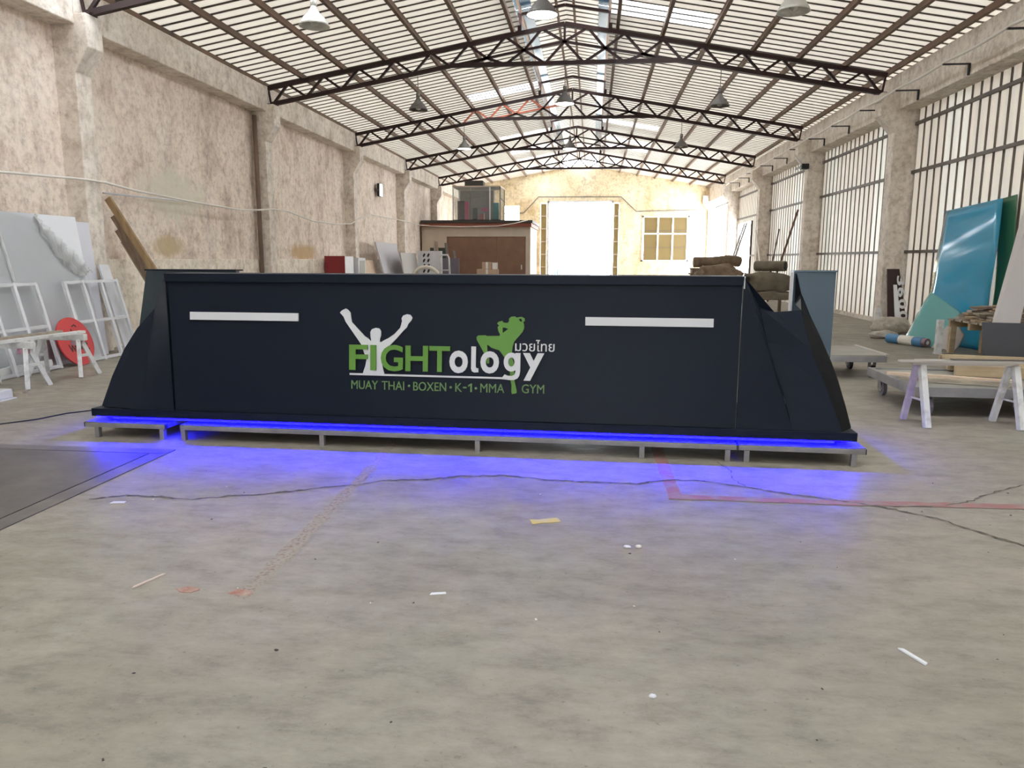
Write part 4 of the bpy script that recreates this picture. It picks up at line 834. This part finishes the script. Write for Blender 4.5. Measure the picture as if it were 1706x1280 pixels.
# cartons
for (x0, x1, z0, z1, mt, lb, y0, y1) in [(-2.30, -1.60, 0, 0.55, m_card, 'lowest large carton of the stack behind the counter', 13.9, 14.6), (-2.25, -1.62, 0.551, 1.11, m_card, 'second large carton of the stack behind the counter', 13.9, 14.55),
                                 (-2.14, -1.76, 1.111, 1.21, m_card, 'flat carton near the top of the stack', 14.0, 14.3), (-2.04, -1.86, 1.211, 1.34, m_card, 'small brown carton on top of the stack', 14.0, 14.2), (-1.85, -1.77, 1.211, 1.33, m_cardpale, 'narrow white carton on top of the stack', 14.0, 14.2)]:
    c = thing('carton', lb, 'carton', ((x0 + x1) / 2, (y0 + y1) / 2, z0)); a, b = (x1 - x0) / 2, (y1 - y0) / 2
    MB().box(-a, a, -b, b, 0, z1 - z0).build('body', mt, c, bevel=0.004); MB().box(-0.02, 0.02, -b - 0.002, b + 0.002, 0.01, z1 - z0 + 0.0005).build('tape', m_cardpale, c)

# ------------------------------------------------------------------ hut with glazed booth on its roof
hx0, hx1, hy0, hy1 = -7.46, -2.68, 32.9, 36.8
hut = thing('office_hut', 'small beige office hut with brown double doors and flat dark roof', 'hut', (hx0, hy0, 0))
W = hx1 - hx0
MB().box(0, W, 0, hy1 - hy0, 2.36, 2.77).box(0, 0.35, 0, 0.15, 0, 2.36).box(W - 0.20, W, 0, hy1 - hy0, 0, 2.36).box(0.35, 1.10, 0, 0.15, 0, 0.5).box(0.35, 1.10, 0, 0.15, 1.88, 2.36).box(0, 0.1, 0.15, hy1 - hy0, 0, 2.36).box(0, W, hy1 - hy0 - 0.1, hy1 - hy0, 0, 2.36).build('wall', m_beige, hut)
MB().box(0.35, 1.10, 0.05, 0.08, 0.5, 1.88).build('window', m_darkglass, hut)
for a, b in ((1.11, 3.335), (3.345, W - 0.205)):
    dd = MB().box(a, b, 0.02, 0.07, 0.02, 2.35).build('door', m_brown, hut); MB().box(b - 0.2, b - 0.15, -0.02, 0.019, 0.95, 1.15).build('handle', m_alu, dd)
MB().box(-0.0, W + 0.05, -0.12, hy1 - hy0 + 0.1, 2.775, 2.93).build('fascia', m_fascia, hut)
MB().box(-0.0, W + 0.1, -0.18, hy1 - hy0 + 0.15, 2.935, 3.05).build('roof', m_hutroof, hut)
bt = thing('glass_booth', 'glazed display booth standing on the hut roof', 'booth', (-6.12, 33.1, 3.052))
BW, BD, BH = 2.12, 1.6, 1.42
for x in (0, 1.62, BW - 0.05):
    for y in (0, BD - 0.05): MB().box(x, x + 0.05, y, y + 0.05, 0, BH).build('post', m_frame if x < 2 else m_girt, bt)
MB().box(0, BW, 0, BD, BH, BH + 0.06).build('roof', m_beige, bt); MB().box(0, BW, 0, BD, 0, 0.04).build('floor_board', m_black, bt)
for a, b in ((0.06, 0.8), (0.82, 1.61), (1.68, BW - 0.06)): MB().box(a, b, 0.01, 0.02, 0.05, BH - 0.01).build('pane', m_glass, bt)
MB().box(BW - 0.03, BW - 0.02, 0.06, BD - 0.06, 0.05, BH - 0.01).build('pane', m_glass, bt)
MB().box(0.06, 1.6, BD - 0.03, BD - 0.02, 0.05, BH - 0.01).build('back_board', M('booth_back', (0.30, 0.26, 0.22), 0.7), bt)
for (x0, x1, z0, z1, y, mt, lb, ct_) in [(0.10, 0.42, 0.0, 0.85, 0.7, m_ink, 'black board inside the glass booth', 'board'), (0.44, 0.62, 0.0, 0.80, 0.55, m_pink, 'pink banner inside the glass booth', 'banner'), (1.12, 1.32, 0.0, 0.28, 0.5, m_red, 'small red object inside the glass booth', 'box'),
                                    (1.70, 1.98, 0.0, 0.75, 0.5, m_teal, 'teal panel at the right end of the glass booth', 'panel'), (0.75, 0.95, 0, 0.55, 0.9, m_darkglass, 'dark green box inside the glass booth', 'box'), (1.1, 1.35, 0.42, 0.58, 1.2, m_pink, 'small pink sign inside the glass booth', 'sign')]:
    o = MB().box(0, x1 - x0, 0, 0.12, 0, z1 - z0).slab([(0.02, -0.004, 0.02), (x1 - x0 - 0.02, -0.004, 0.02), (x1 - x0 - 0.02, -0.004, z1 - z0 - 0.02), (0.02, -0.004, z1 - z0 - 0.02)], (0, 0.004, 0)).build('display_piece', mt, loc=(-6.12 + x0, 33.1 + y, 3.052 + 0.041 + z0)); tag(o, lb, ct_)
o = MB().box(-0.41, 0.41, -0.3, 0.3, 0, 0.24).box(-0.39, 0.39, -0.28, 0.28, 0.24, 0.27).build('crate', m_hutroof, loc=(-5.25, 33.9, 3.052 + 1.482)); tag(o, 'dark crate lying on top of the glass booth', 'crate')

# ------------------------------------------------------------------ right side
# 3600W sign board leaning on the column
sg = thing('lettered_board', 'dark board with large pale characters reading downwards, leaning by the right column', 'sign', (6.28, 16.36, 0))
MB().hexa([(-0.22, -0.30, 0), (0.16, -0.30, 0), (0.16, -0.27, 0), (-0.22, -0.27, 0)], [(-0.22, 0.0, 1.22), (0.02, 0.0, 1.22), (0.02, 0.03, 1.22), (-0.22, 0.03, 1.22)]).build('board', m_ink, sg)
MB().hexa([(-0.085, -0.315, 0.03), (0.04, -0.315, 0.03), (0.04, -0.305, 0.03), (-0.085, -0.305, 0.03)], [(-0.11, -0.10, 0.90), (-0.04, -0.10, 0.90), (-0.04, -0.09, 0.90), (-0.11, -0.09, 0.90)]).build('pale_band', m_greysheet, sg)
for i, ch in enumerate('3600W'):
    h = 1.08 - i * 0.235; me = text_mesh(ch, (0, 0, 0.20, 0.16), 0.006, m_frame, 0, 0.03)
    o = bpy.data.objects.new('letter', me); COL.objects.link(o); o.parent = sg
    # characters turned a quarter clockwise, reading downwards on the leaning board
    lx = -0.01 + (1.1 - h) * 0.05
    o.matrix_local = Matrix.Translation((lx - 0.03, -0.30 * (1 - h / 1.22) - 0.012, h)) @ Matrix(((0, 1, 0, 0), (-0.24, 0, -0.97, 0), (-0.97, 0, 0.24, 0), (0, 0, 0, 1)))
# bag of rubbish, roll
def lump(name, c, r, mat, label, cat, seed, boxy=1.0):
    rnd = random.Random(seed); bm = bmesh.new(); bmesh.ops.create_icosphere(bm, subdivisions=3, radius=1.0)
    ph = [rnd.uniform(0, 6.28) for _ in range(9)]
    for v in bm.verts:
        v.co = Vector([math.copysign(abs(q) ** boxy, q) for q in v.co])
        d = 1 + 0.16 * math.sin(v.co.x * 4 + ph[0]) * math.sin(v.co.y * 5 + ph[1]) + 0.10 * math.sin(v.co.z * 9 + ph[2] + v.co.x * 6) + 0.05 * math.sin(v.co.y * 17 + ph[3])
        v.co = Vector((v.co.x * r[0] * d, v.co.y * r[1] * d, max(-0.55, v.co.z) * r[2] * d))
    zm = min(v.co.z for v in bm.verts)
    for v in bm.verts: v.co.z -= zm
    me = bpy.data.meshes.new(name); bm.to_mesh(me); bm.free(); me.materials.append(mat)
    for p in me.polygons: p.use_smooth = True
    o = bpy.data.objects.new(name, me); COL.objects.link(o); o.location = c; return tag(o, label, cat)
lump('rubbish_bag', (5.72, 14.95, 0), (0.34, 0.30, 0.20), m_bag, 'lumpy clear bag of rubbish below the lettered board', 'bag', 3)
lump('rubbish_heap', (5.30, 14.2, 0), (0.24, 0.18, 0.08), m_bag, 'small pale scrap heap between the bag and the blue roll', 'scrap', 5)
rl = thing('wrapped_roll', 'blue and white wrapped roll lying on the floor by the teal sheet', 'roll', (5.26, 13.05, 0.08))
a0, a1 = Vector((-0.17, 0.38, 0)), Vector((0.16, -0.36, 0))
def seg(t0, t1, r, mt, nm): MB().tube([a0.lerp(a1, t0), a0.lerp(a1, t1)], r, 18).build(nm, mt, rl, smooth=False)
seg(0, 0.33, 0.078, m_rollblue, 'blue_wrap'); seg(0.33, 0.68, 0.08, m_rollwhite, 'white_wrap'); seg(0.68, 0.90, 0.078, m_rollblue, 'blue_wrap'); seg(0.90, 1.0, 0.07, m_rollend, 'roll_core'); seg(1.0, 1.003, 0.03, m_rollwhite, 'core_hole')
# bowed blue acrylic sheet with teal sheet in front
def ruled(Lp, Rp):
    def cr(P_, t):
        n_ = len(P_) - 1; f = min(t * n_, n_ - 1e-6); i = int(f); u = f - i
        p0, p1, p2, p3 = [Vector(P_[min(max(j, 0), n_)]) for j in (i - 1, i, i + 1, i + 2)]
        return 0.5 * ((2 * p1) + (p2 - p0) * u + (2 * p0 - 5 * p1 + 4 * p2 - p3) * u * u + (3 * p1 - p0 - 3 * p2 + p3) * u ** 3)
    return lambda u, v: cr(Lp, v).lerp(cr(Rp, v), u)
def bsheet(name, Lp, Rp, mat, label, th=(0.006, 0.004, 0)):
    o = MB().grid(ruled(Lp, Rp), 10, 20, th).build(name, mat, smooth=True); return tag(o, label, 'plastic sheet')
bsheet('blue_sheet', [(6.36, 14.70, 2.28), (6.22, 14.45, 1.77), (6.10, 14.30, 1.33), (6.02, 14.15, 1.00), (5.93, 14.05, 0.62), (5.87, 14.0, 0.30), (5.83, 13.95, 0.0)],
       [(6.36, 12.75, 2.36), (6.26, 12.55, 1.85), (6.20, 12.45, 1.50), (6.16, 12.42, 1.07), (6.13, 12.4, 0.6), (6.12, 12.4, 0.3), (6.1, 12.4, 0.0)], m_bluesheet, 'bowed bright blue acrylic sheet leaning on the corrugated wall')
bsheet('green_sheet', [(6.42, 12.95, 2.36), (6.36, 12.75, 1.5), (6.30, 12.6, 0.8), (6.2, 12.45, 0.0)], [(6.44, 12.50, 2.40), (6.40, 12.35, 1.5), (6.34, 12.2, 0.8), (6.28, 12.1, 0.0)], m_greensheet, 'dull green sheet edge just behind the blue acrylic sheet')
bsheet('teal_sheet', [(5.78, 13.60, 0.87), (5.60, 13.55, 0.56), (5.44, 13.46, 0.25), (5.30, 13.40, 0.0)], [(5.92, 12.75, 0.56), (5.82, 12.7, 0.36), (5.68, 12.62, 0.17), (5.56, 12.55, 0.0)], m_tealsheet, 'teal acrylic sheet low in front of the blue sheet')
o = MB().grid(lambda u, v: Vector((5.42 + 0.22 * u + 0.10 * v, 12.56 - 0.30 * u - 0.05 * v, 0.005 + 0.42 * v ** 1.4 * (0.55 + 0.45 * math.sin(u * 3)) + 0.015 * math.sin(u * 14 + v * 5))), 24, 14, (0.01, 0.01, 0)).build('white_sheeting', m_whitefab, smooth=True)
tag(o, 'crumpled off-white sheeting at the foot of the teal sheet', 'sheeting')
# pale wide board leaning, black sheet standing in for the dark recess behind it
o = MB().hexa([(5.08, 10.30, 0), (5.40, 10.18, 0), (5.42, 10.24, 0), (5.10, 10.36, 0)], [(5.98, 11.02, 3.3), (6.0, 10.80, 3.3), (6.02, 10.86, 3.3), (6.0, 11.08, 3.3)]).build('leaning_board', M('pale_grey_board', (0.52, 0.49, 0.48), 0.6)); 
tag(o, 'wide pale grey board leaning at the right edge beside the blue sheet', 'board')
o = MB().box(5.74, 6.05, 9.95, 10.0, 0, 1.75).box(5.76, 6.03, 9.94, 9.95, 0.02, 1.73).build('recess_sheet', m_dkwall); tag(o, 'black sheet put in for the dark recess behind the pale leaning board', 'panel')

# wooden pallet crate with plank pile on top
pl = thing('pallet_crate', 'old timber crate on legs under the plank pile at the right', 'crate', (5.45, 10.95, 0))
for i in range(5): MB().box(-0.02 + 0 * i, 1.0, 0.02 + i * 0.24, 0.20 + i * 0.24, 0.50, 0.525).build('deck_board', m_woodgrey, pl)
for y in (0.0, 0.5, 1.1): MB().box(0.0, 1.0, y, y + 0.06, 0.40, 0.499).build('stringer', m_woodpale, pl)
for x in (0.0, 0.46, 0.92):
    for y in (0.0, 1.08): MB().box(x, x + 0.08, y - 0.02, y + 0.06, 0.0, 0.399).build('post', m_woodpale, pl)
for z in (0.30, 0.36): MB().box(0.0, 1.0, -0.045, -0.021, z, z + 0.045).build('side_slat', m_woodpale, pl)
MB().box(-0.03, 0.12, -0.046, 0.1, 0.40, 0.53).build('corner_block', m_woodpale, pl)
lump('hessian_sack', (6.12, 11.55, 0), (0.24, 0.24, 0.20), m_sack, 'brown sack stowed inside the timber crate', 'sack', 8)
lump('hessian_sack', (5.72, 11.25, 0), (0.13, 0.13, 0.19), m_tarp, 'narrow olive sack at the front of the timber crate', 'sack', 9)
o = MB().box(5.18, 5.26, 11.82, 11.90, 0, 0.52).box(5.17, 5.27, 11.81, 11.91, 0, 0.03).build('pale_post', m_whitepaint); tag(o, 'pale post standing left of the timber crate', 'post')
rnd = random.Random(21); zz = 0.530
for i in range(27):
    mt = [m_woodgrey, m_woodpale, m_woodold, m_woodgrey, M('greenish_board', (0.30, 0.34, 0.24), 0.7) if i == 8 else m_woodgrey][i % 5]
    th = rnd.uniform(0.018, 0.032); row = i % 4
    if row == 0 and i: zz += 0.034
    y = 11.02 + row * 0.27 + rnd.uniform(-0.03, 0.03); l = rnd.uniform(1.3, 2.0); x0 = 5.45 + (i // 4) * 0.06 + rnd.uniform(-0.04, 0.06)
    if i in (13, 22): x0 -= 0.2
    o = MB().box(0, l, 0, rnd.uniform(0.13, 0.20), 0, th).build('loose_plank', mt, loc=(x0, y, zz), rot=(0, 0, rnd.uniform(-0.015, 0.015)))
    tag(o, 'weathered plank in the ' + ['bottom', 'second', 'third', 'fourth', 'fifth', 'sixth', 'topmost'][min(i // 4, 6)] + ' layer of the pile on the timber crate', 'plank', 'planks piled on the timber crate')
dp = thing('slate_panel', 'flat slate-grey panel standing in front of the timber crate at the right edge', 'panel', (4.70, 9.5, 0))
MB().hexa([(0.02, 0.0, 0.20), (1.3, 0.0, 0.19), (1.3, 0.03, 0.19), (0.02, 0.03, 0.20)], [(-0.02, 0.03, 0.665), (1.3, 0.03, 0.645), (1.3, 0.06, 0.645), (-0.02, 0.06, 0.665)]).build('panel', m_slate, dp)
for x in (0.1, 1.1): MB().box(x, x + 0.08, -0.05, 0.20, 0.0, 0.189).build('foot_block', m_woodpale, dp)
# flat pallets behind the trolley
def pallet(x, y, z, rz, label):
    t = thing('wooden_pallet', label, 'pallet', (x, y, z), rz, 'flat wooden pallets')
    for i in range(6): MB().box(0, 1.2, i * 0.17, i * 0.17 + 0.12, 0.085, 0.105).build('deck_board', m_woodpale, t)
    for yy in (0.0, 0.42, 0.87): MB().box(0, 1.2, yy, yy + 0.09, 0.0, 0.084).build('bearer', m_woodpale, t)
pallet(3.60, 7.75, 0.272, -0.25, 'flat wooden pallet lying on the back of the platform trolley')
# platform trolleys
def caster(t, x, y, zt, r=0.08, black=False):
    c = MB(); c.tube([(x - 0.018, y, r), (x + 0.018, y, r)], r, 20).build('wheel', m_rubber if not black else m_black, t)
    MB().tube([(x - 0.026, y, r), (x + 0.026, y, r)], r * 0.45, 14).build('hub', m_alu, t)
    MB().box(x - 0.034, x - 0.027, y - 0.02, y + 0.06, r - 0.02, zt - 0.01).box(x + 0.027, x + 0.034, y - 0.02, y + 0.06, r - 0.02, zt - 0.01).box(x - 0.04, x + 0.04, y - 0.03, y + 0.07, zt - 0.01, zt).build('fork', m_steel, t)
tr = thing('platform_trolley', 'low grey platform trolley on casters under the bars at right', 'trolley', (2.92, 7.0, 0), -0.02)
zt = 0.185
MB().box(0.0, 1.5, 0.0, 0.05, zt, zt + 0.085).build('frame_rail', m_steel, tr); MB().box(0.0, 1.5, 1.22, 1.27, zt, zt + 0.085).build('frame_rail', m_steel, tr)
MB().box(0.0, 0.05, 0.051, 1.219, zt, zt + 0.085).build('frame_rail', m_steel, tr); MB().box(1.45, 1.5, 0.051, 1.219, zt, zt + 0.085).build('frame_rail', m_steel, tr)
MB().box(0.05, 1.45, 0.05, 1.22, zt + 0.05, zt + 0.07).build('deck', m_deck, tr)
for x, y in ((0.17, 0.12), (0.12, 1.12), (1.0, 0.2), (1.36, 1.12)): caster(tr, x, y, zt)
c2 = thing('flat_cart', 'low blue-grey flat cart behind the counter end, on black feet', 'cart', (2.55, 9.2, 0), 0.03)
MB().box(0, 0.95, 0, 1.0, 0.20, 0.27).build('platform', m_steel, c2); MB().box(0.0, 0.95, 0.0, 1.0, 0.271, 0.283).build('deck', m_deck, c2)
MB().box(0.93, 0.97, -0.02, 1.02, 0.271, 0.30).build('edge_rail', m_alu, c2)
for x, y in ((0.84, 0.12), (0.12, 0.12), (0.84, 0.85), (0.12, 0.85)): caster(c2, x, y, 0.199, 0.075, True)
# sawhorse with aluminium bars, front right
def sawhorse_r(x0, x1, y, label):
    t = thing('sawhorse', label, 'sawhorse', (x0, y, 0), 0, 'spattered tube sawhorses at right'); L = x1 - x0; z = 0.545
    MB().box(-0.05, L + 0.05, -0.022, 0.022, z - 0.028, z).build('top_rail', m_alu, t)
    for x, mt in ((0, m_purple), (L, m_whitepaint)):
        MB().bar((x, 0.012, z - 0.029), (x - 0.0, 0.20, 0.0), 0.045, 0.045).build('leg', mt, t)
        MB().bar((x + 0.03, -0.012, z - 0.029), (x + 0.05, -0.17, 0.0), 0.05, 0.05).build('leg', m_whitepaint, t)
        MB().bar((x + 0.01, 0.12, 0.22), (x + 0.04, -0.09, 0.22), 0.015, 0.015).build('stretcher', m_whitepaint, t)
sawhorse_r(2.79, 3.54, 6.68, 'spattered sawhorse with lilac leg carrying the aluminium bars')
sawhorse_r(3.83, 4.6, 6.75, 'second tube sawhorse cut off by the right edge')
for i, (x0, x1, y, z, r, mt, lb) in enumerate([(2.62, 4.4, 6.64, 0.546, 0.03, m_alu, 'front aluminium bar laid over the sawhorses'), (2.78, 4.5, 6.71, 0.546, 0.025, m_alu, 'rear aluminium bar laid over the sawhorses'), (3.05, 3.75, 6.66, 0.566, 0.03, m_girt, 'dark strip lying on the aluminium bars')]):
    o = MB().box(0, x1 - x0, -r, r, 0, 0.016 if i < 2 else 0.008).box(0.0, x1 - x0, -r * 0.4, r * 0.4, 0.016 if i < 2 else 0.008, 0.018 if i < 2 else 0.009).build('metal_bar', mt, loc=(x0, y, z)); tag(o, lb, 'bar')
o = MB().bar((0, 0, 0), (1.0, -0.45, 0.0), 0.07, 0.03).build('batten', m_pinkwood, loc=(2.95, 7.75, 0.287)); tag(o, 'pale batten lying across the trolley deck', 'batten')
o = MB().bar((0, 0, 0), (0.9, -0.30, 0.0), 0.05, 0.03).build('batten', m_woodgrey, loc=(2.95, 7.45, 0.287)); tag(o, 'grey batten lying in front of the pale one on the trolley', 'batten')

# ------------------------------------------------------------------ right rear: bench with sacks, poles, ladder
bn_ = thing('bench', 'dark bench carrying sacks and rolls behind the counter on the right', 'bench', (2.7, 20.0, 0))
MB().box(0, 2.55, 0, 1.5, 0.50, 0.56).build('top', m_woodold, bn_)
for x in (0.05, 2.42):
    for y in (0.05, 1.37): MB().box(x, x + 0.08, y, y + 0.08, 0, 0.499).build('leg', m_woodold, bn_)
MB().grid(lambda u, v: Vector((0.9 + 1.68 * u, -0.02 - 0.01 * math.sin(u * 20), 0.57 - v * 0.30 * (1 - 0.5 * u) - 0.02 * math.sin(u * 9))), 30, 6, (0, 0.01, 0)).build('cover_flap', m_tarp, bn_, smooth=True)
lump('tarpaulin_heap', (4.62, 20.62, 0.561), (0.62, 0.48, 0.30), m_tarp, 'olive tarpaulin heap at the right of the bench', 'tarpaulin', 11, 0.6)
lump('sack', (3.34, 20.6, 0.561), (0.56, 0.46, 0.40), m_sack, 'brown lumpy sack in the middle of the bench', 'sack', 12, 0.62)
rw = thing('carpet_roll', 'rolled olive carpet lying on the bench pile', 'roll', (4.72, 20.6, 1.115))
MB().tube([(-0.35, 0.3, 0.12), (0.28, -0.25, 0.12)], 0.135, 18).build('roll', m_tarp, rw); MB().tube([(0.28, -0.25, 0.12), (0.284, -0.253, 0.12)], 0.10, 18).build('dark_core', m_dkwall, rw)
o = MB().box(0, 1.2, 0, 0.5, 0, 0.11).box(-0.02, 1.25, -0.03, 0.55, 0.11, 0.15).build('flat_crate', m_woodold, loc=(3.0, 23.2, 1.0)); tag(o, 'dark flat crate on a trestle behind the bench, below the far window', 'crate')
tb = thing('trestle', 'tall trestle under the flat crate behind the bench', 'trestle', (2.95, 23.15, 0)); MB().box(0, 1.3, 0, 0.6, 0.95, 0.998).build('top', m_woodold, tb)
for x in (0.05, 1.2):
    for y in (0.05, 0.5): MB().box(x, x + 0.06, y, y + 0.06, 0, 0.949).build('leg', m_woodold, tb)
o = MB().tube([(-0.85, -0.15, 0.15), (-0.3, -0.1, 0.16), (0.2, 0.0, 0.22), (0.55, 0.1, 0.17)], 0.155, 12).build('cloth_bundle', m_sack, smooth=True, loc=(3.9, 23.5, 1.165)); tag(o, 'long brown cloth bundle lying over the flat crate', 'bundle')
for i, (p, q, r, mt, lb) in enumerate([((5.85, 25.9, 0.0), (6.05, 23.55, 2.86), 0.035, m_purlin, 'dark brown pole leaning across the right wall sheets'), ((5.6, 25.0, 0.0), (5.98, 29.0, 2.45), 0.03, m_cable, 'pale pole leaning against the far right column'), ((6.1, 27.4, 0.0), (6.4, 27.2, 2.45), 0.025, m_girt, 'thin dark rod standing by the right wall sheets')]):
    p = Vector(p); q = Vector(q); o = MB().tube([(0, 0, 0.03), (q - p) * 0.5, q - p], r, 8).build('pole', mt, loc=p); tag(o, lb, 'pole')
ld = thing('ladder', 'grey lattice ladder leaning by the bright side door', 'ladder', (5.35, 31.9, 0))
for dy in (-0.22, 0.22): MB().bar((0, dy, 0), (0.75, dy - 0.4, 2.85), 0.06, 0.05).build('stile', m_ladder, ld)
for i in range(10): t_ = (i + 0.5) / 10; MB().tube([(0.75 * t_, -0.22 - 0.4 * t_, 2.85 * t_), (0.75 * t_, 0.22 - 0.4 * t_, 2.85 * t_)], 0.02, 6).build('rung', m_ladder, ld)
lean_o = MB().hexa([(5.72, 15.9, 0), (5.95, 15.95, 0), (5.95, 16.0, 0), (5.72, 15.95, 0)], [(5.94, 16.45, 0.42), (6.04, 16.45, 0.42), (6.04, 16.5, 0.42), (5.94, 16.5, 0.42)])
tag(lean_o.build('white_offcut', m_whitepaint), 'white board offcut leaning at the foot of the right column', 'board')
# outside, seen through the gate
tk = thing('tarp_stack', 'light blue covered stack out in the bright yard', 'stack', (-2.6, 50, 0)); MB().grid(lambda u, v: Vector((2.6 * u, 0.3 * math.sin(v * 3), 0.1 + 1.0 * math.sin(math.pi * min(0.999, max(0.001, u))) ** 0.5 * v)), 12, 6, (0, 1.2, 0)).build('cover', m_ltblue, tk); MB().box(0, 2.6, 0, 1.2, 0, 0.1).build('base', m_woodgrey, tk)

# ------------------------------------------------------------------ litter on the floor
def scrap(name, x, y, l, w_, h, a, mat, label):
    o = MB().slab([(-l / 2, -w_ / 2, 0), (l / 2, -w_ * 0.35, 0), (l / 2 * 0.9, w_ / 2, 0), (-l / 2 * 0.8, w_ * 0.42, 0)], (0, 0, h)).build(name, mat, loc=(x, y, 0.001), rot=(0, 0, a)); return tag(o, label, 'litter')
scrap('paper_scrap', -2.70, 3.90, 0.085, 0.035, 0.004, 0.1, M('lilac_paper', (0.60, 0.58, 0.68), 0.6), 'lilac-white scrap of paper beside the steel pit cover')
scrap('wood_splinter', -1.905, 2.91, 0.17, 0.012, 0.006, 1.2, M('tan_splinter', (0.60, 0.50, 0.42), 0.7), 'thin pale splinter lying left in the foreground')
scrap('torn_strip', 1.168, 2.615, 0.12, 0.018, 0.006, -1.15, m_frame, 'torn white strip lying at the right foreground')
lump('plaster_crumb', (0.224, 2.262, 0), (0.012, 0.009, 0.006), m_frame, 'white plaster crumb in the middle foreground', 'litter', 31)
lump('plaster_crumb', (0.20, 3.54, 0), (0.018, 0.010, 0.008), m_frame, 'white crumbs lying in mid floor before the counter', 'litter', 32)
lump('plaster_crumb', (0.255, 3.55, 0), (0.015, 0.011, 0.008), m_cardpale, 'cream crumb beside the white one in mid floor', 'litter', 33)
scrap('paper_scrap', -0.62, 2.93, 0.07, 0.02, 0.003, 0.2, m_frame, 'small white sliver left of the middle foreground')
rnd = random.Random(5)
spots = []
for i in range(46):
    y = rnd.uniform(1.75, 4.9); spots.append((rnd.uniform(-0.62, 0.55) * (y + 0.6), y))
chip_m = [M('dark_chip', (0.06, 0.055, 0.05), 0.8), M('pale_chip', (0.66, 0.64, 0.58), 0.8)]
chips = [MB().slab([(-0.007, -0.003, 0), (0.006, -0.004, 0), (0.008, 0.003, 0), (-0.004, 0.005, 0)], (0, 0, 0.004)).mesh('floor_chip', mt) for mt in chip_m]
for i, (x, y) in enumerate(spots):
    k = 0 if rnd.random() < 0.65 else 1; s_ = rnd.uniform(0.35, 0.95)
    o = inst('floor_chip', chips[k], None, (x, y, 0.001), (0, 0, rnd.uniform(0, 3)), (s_, s_, s_))
    tag(o, ['tiny dark chip strewn on the open floor', 'tiny pale chip strewn on the open floor'][k], 'litter', ['dark chips strewn on the floor', 'pale chips strewn on the floor'][k])
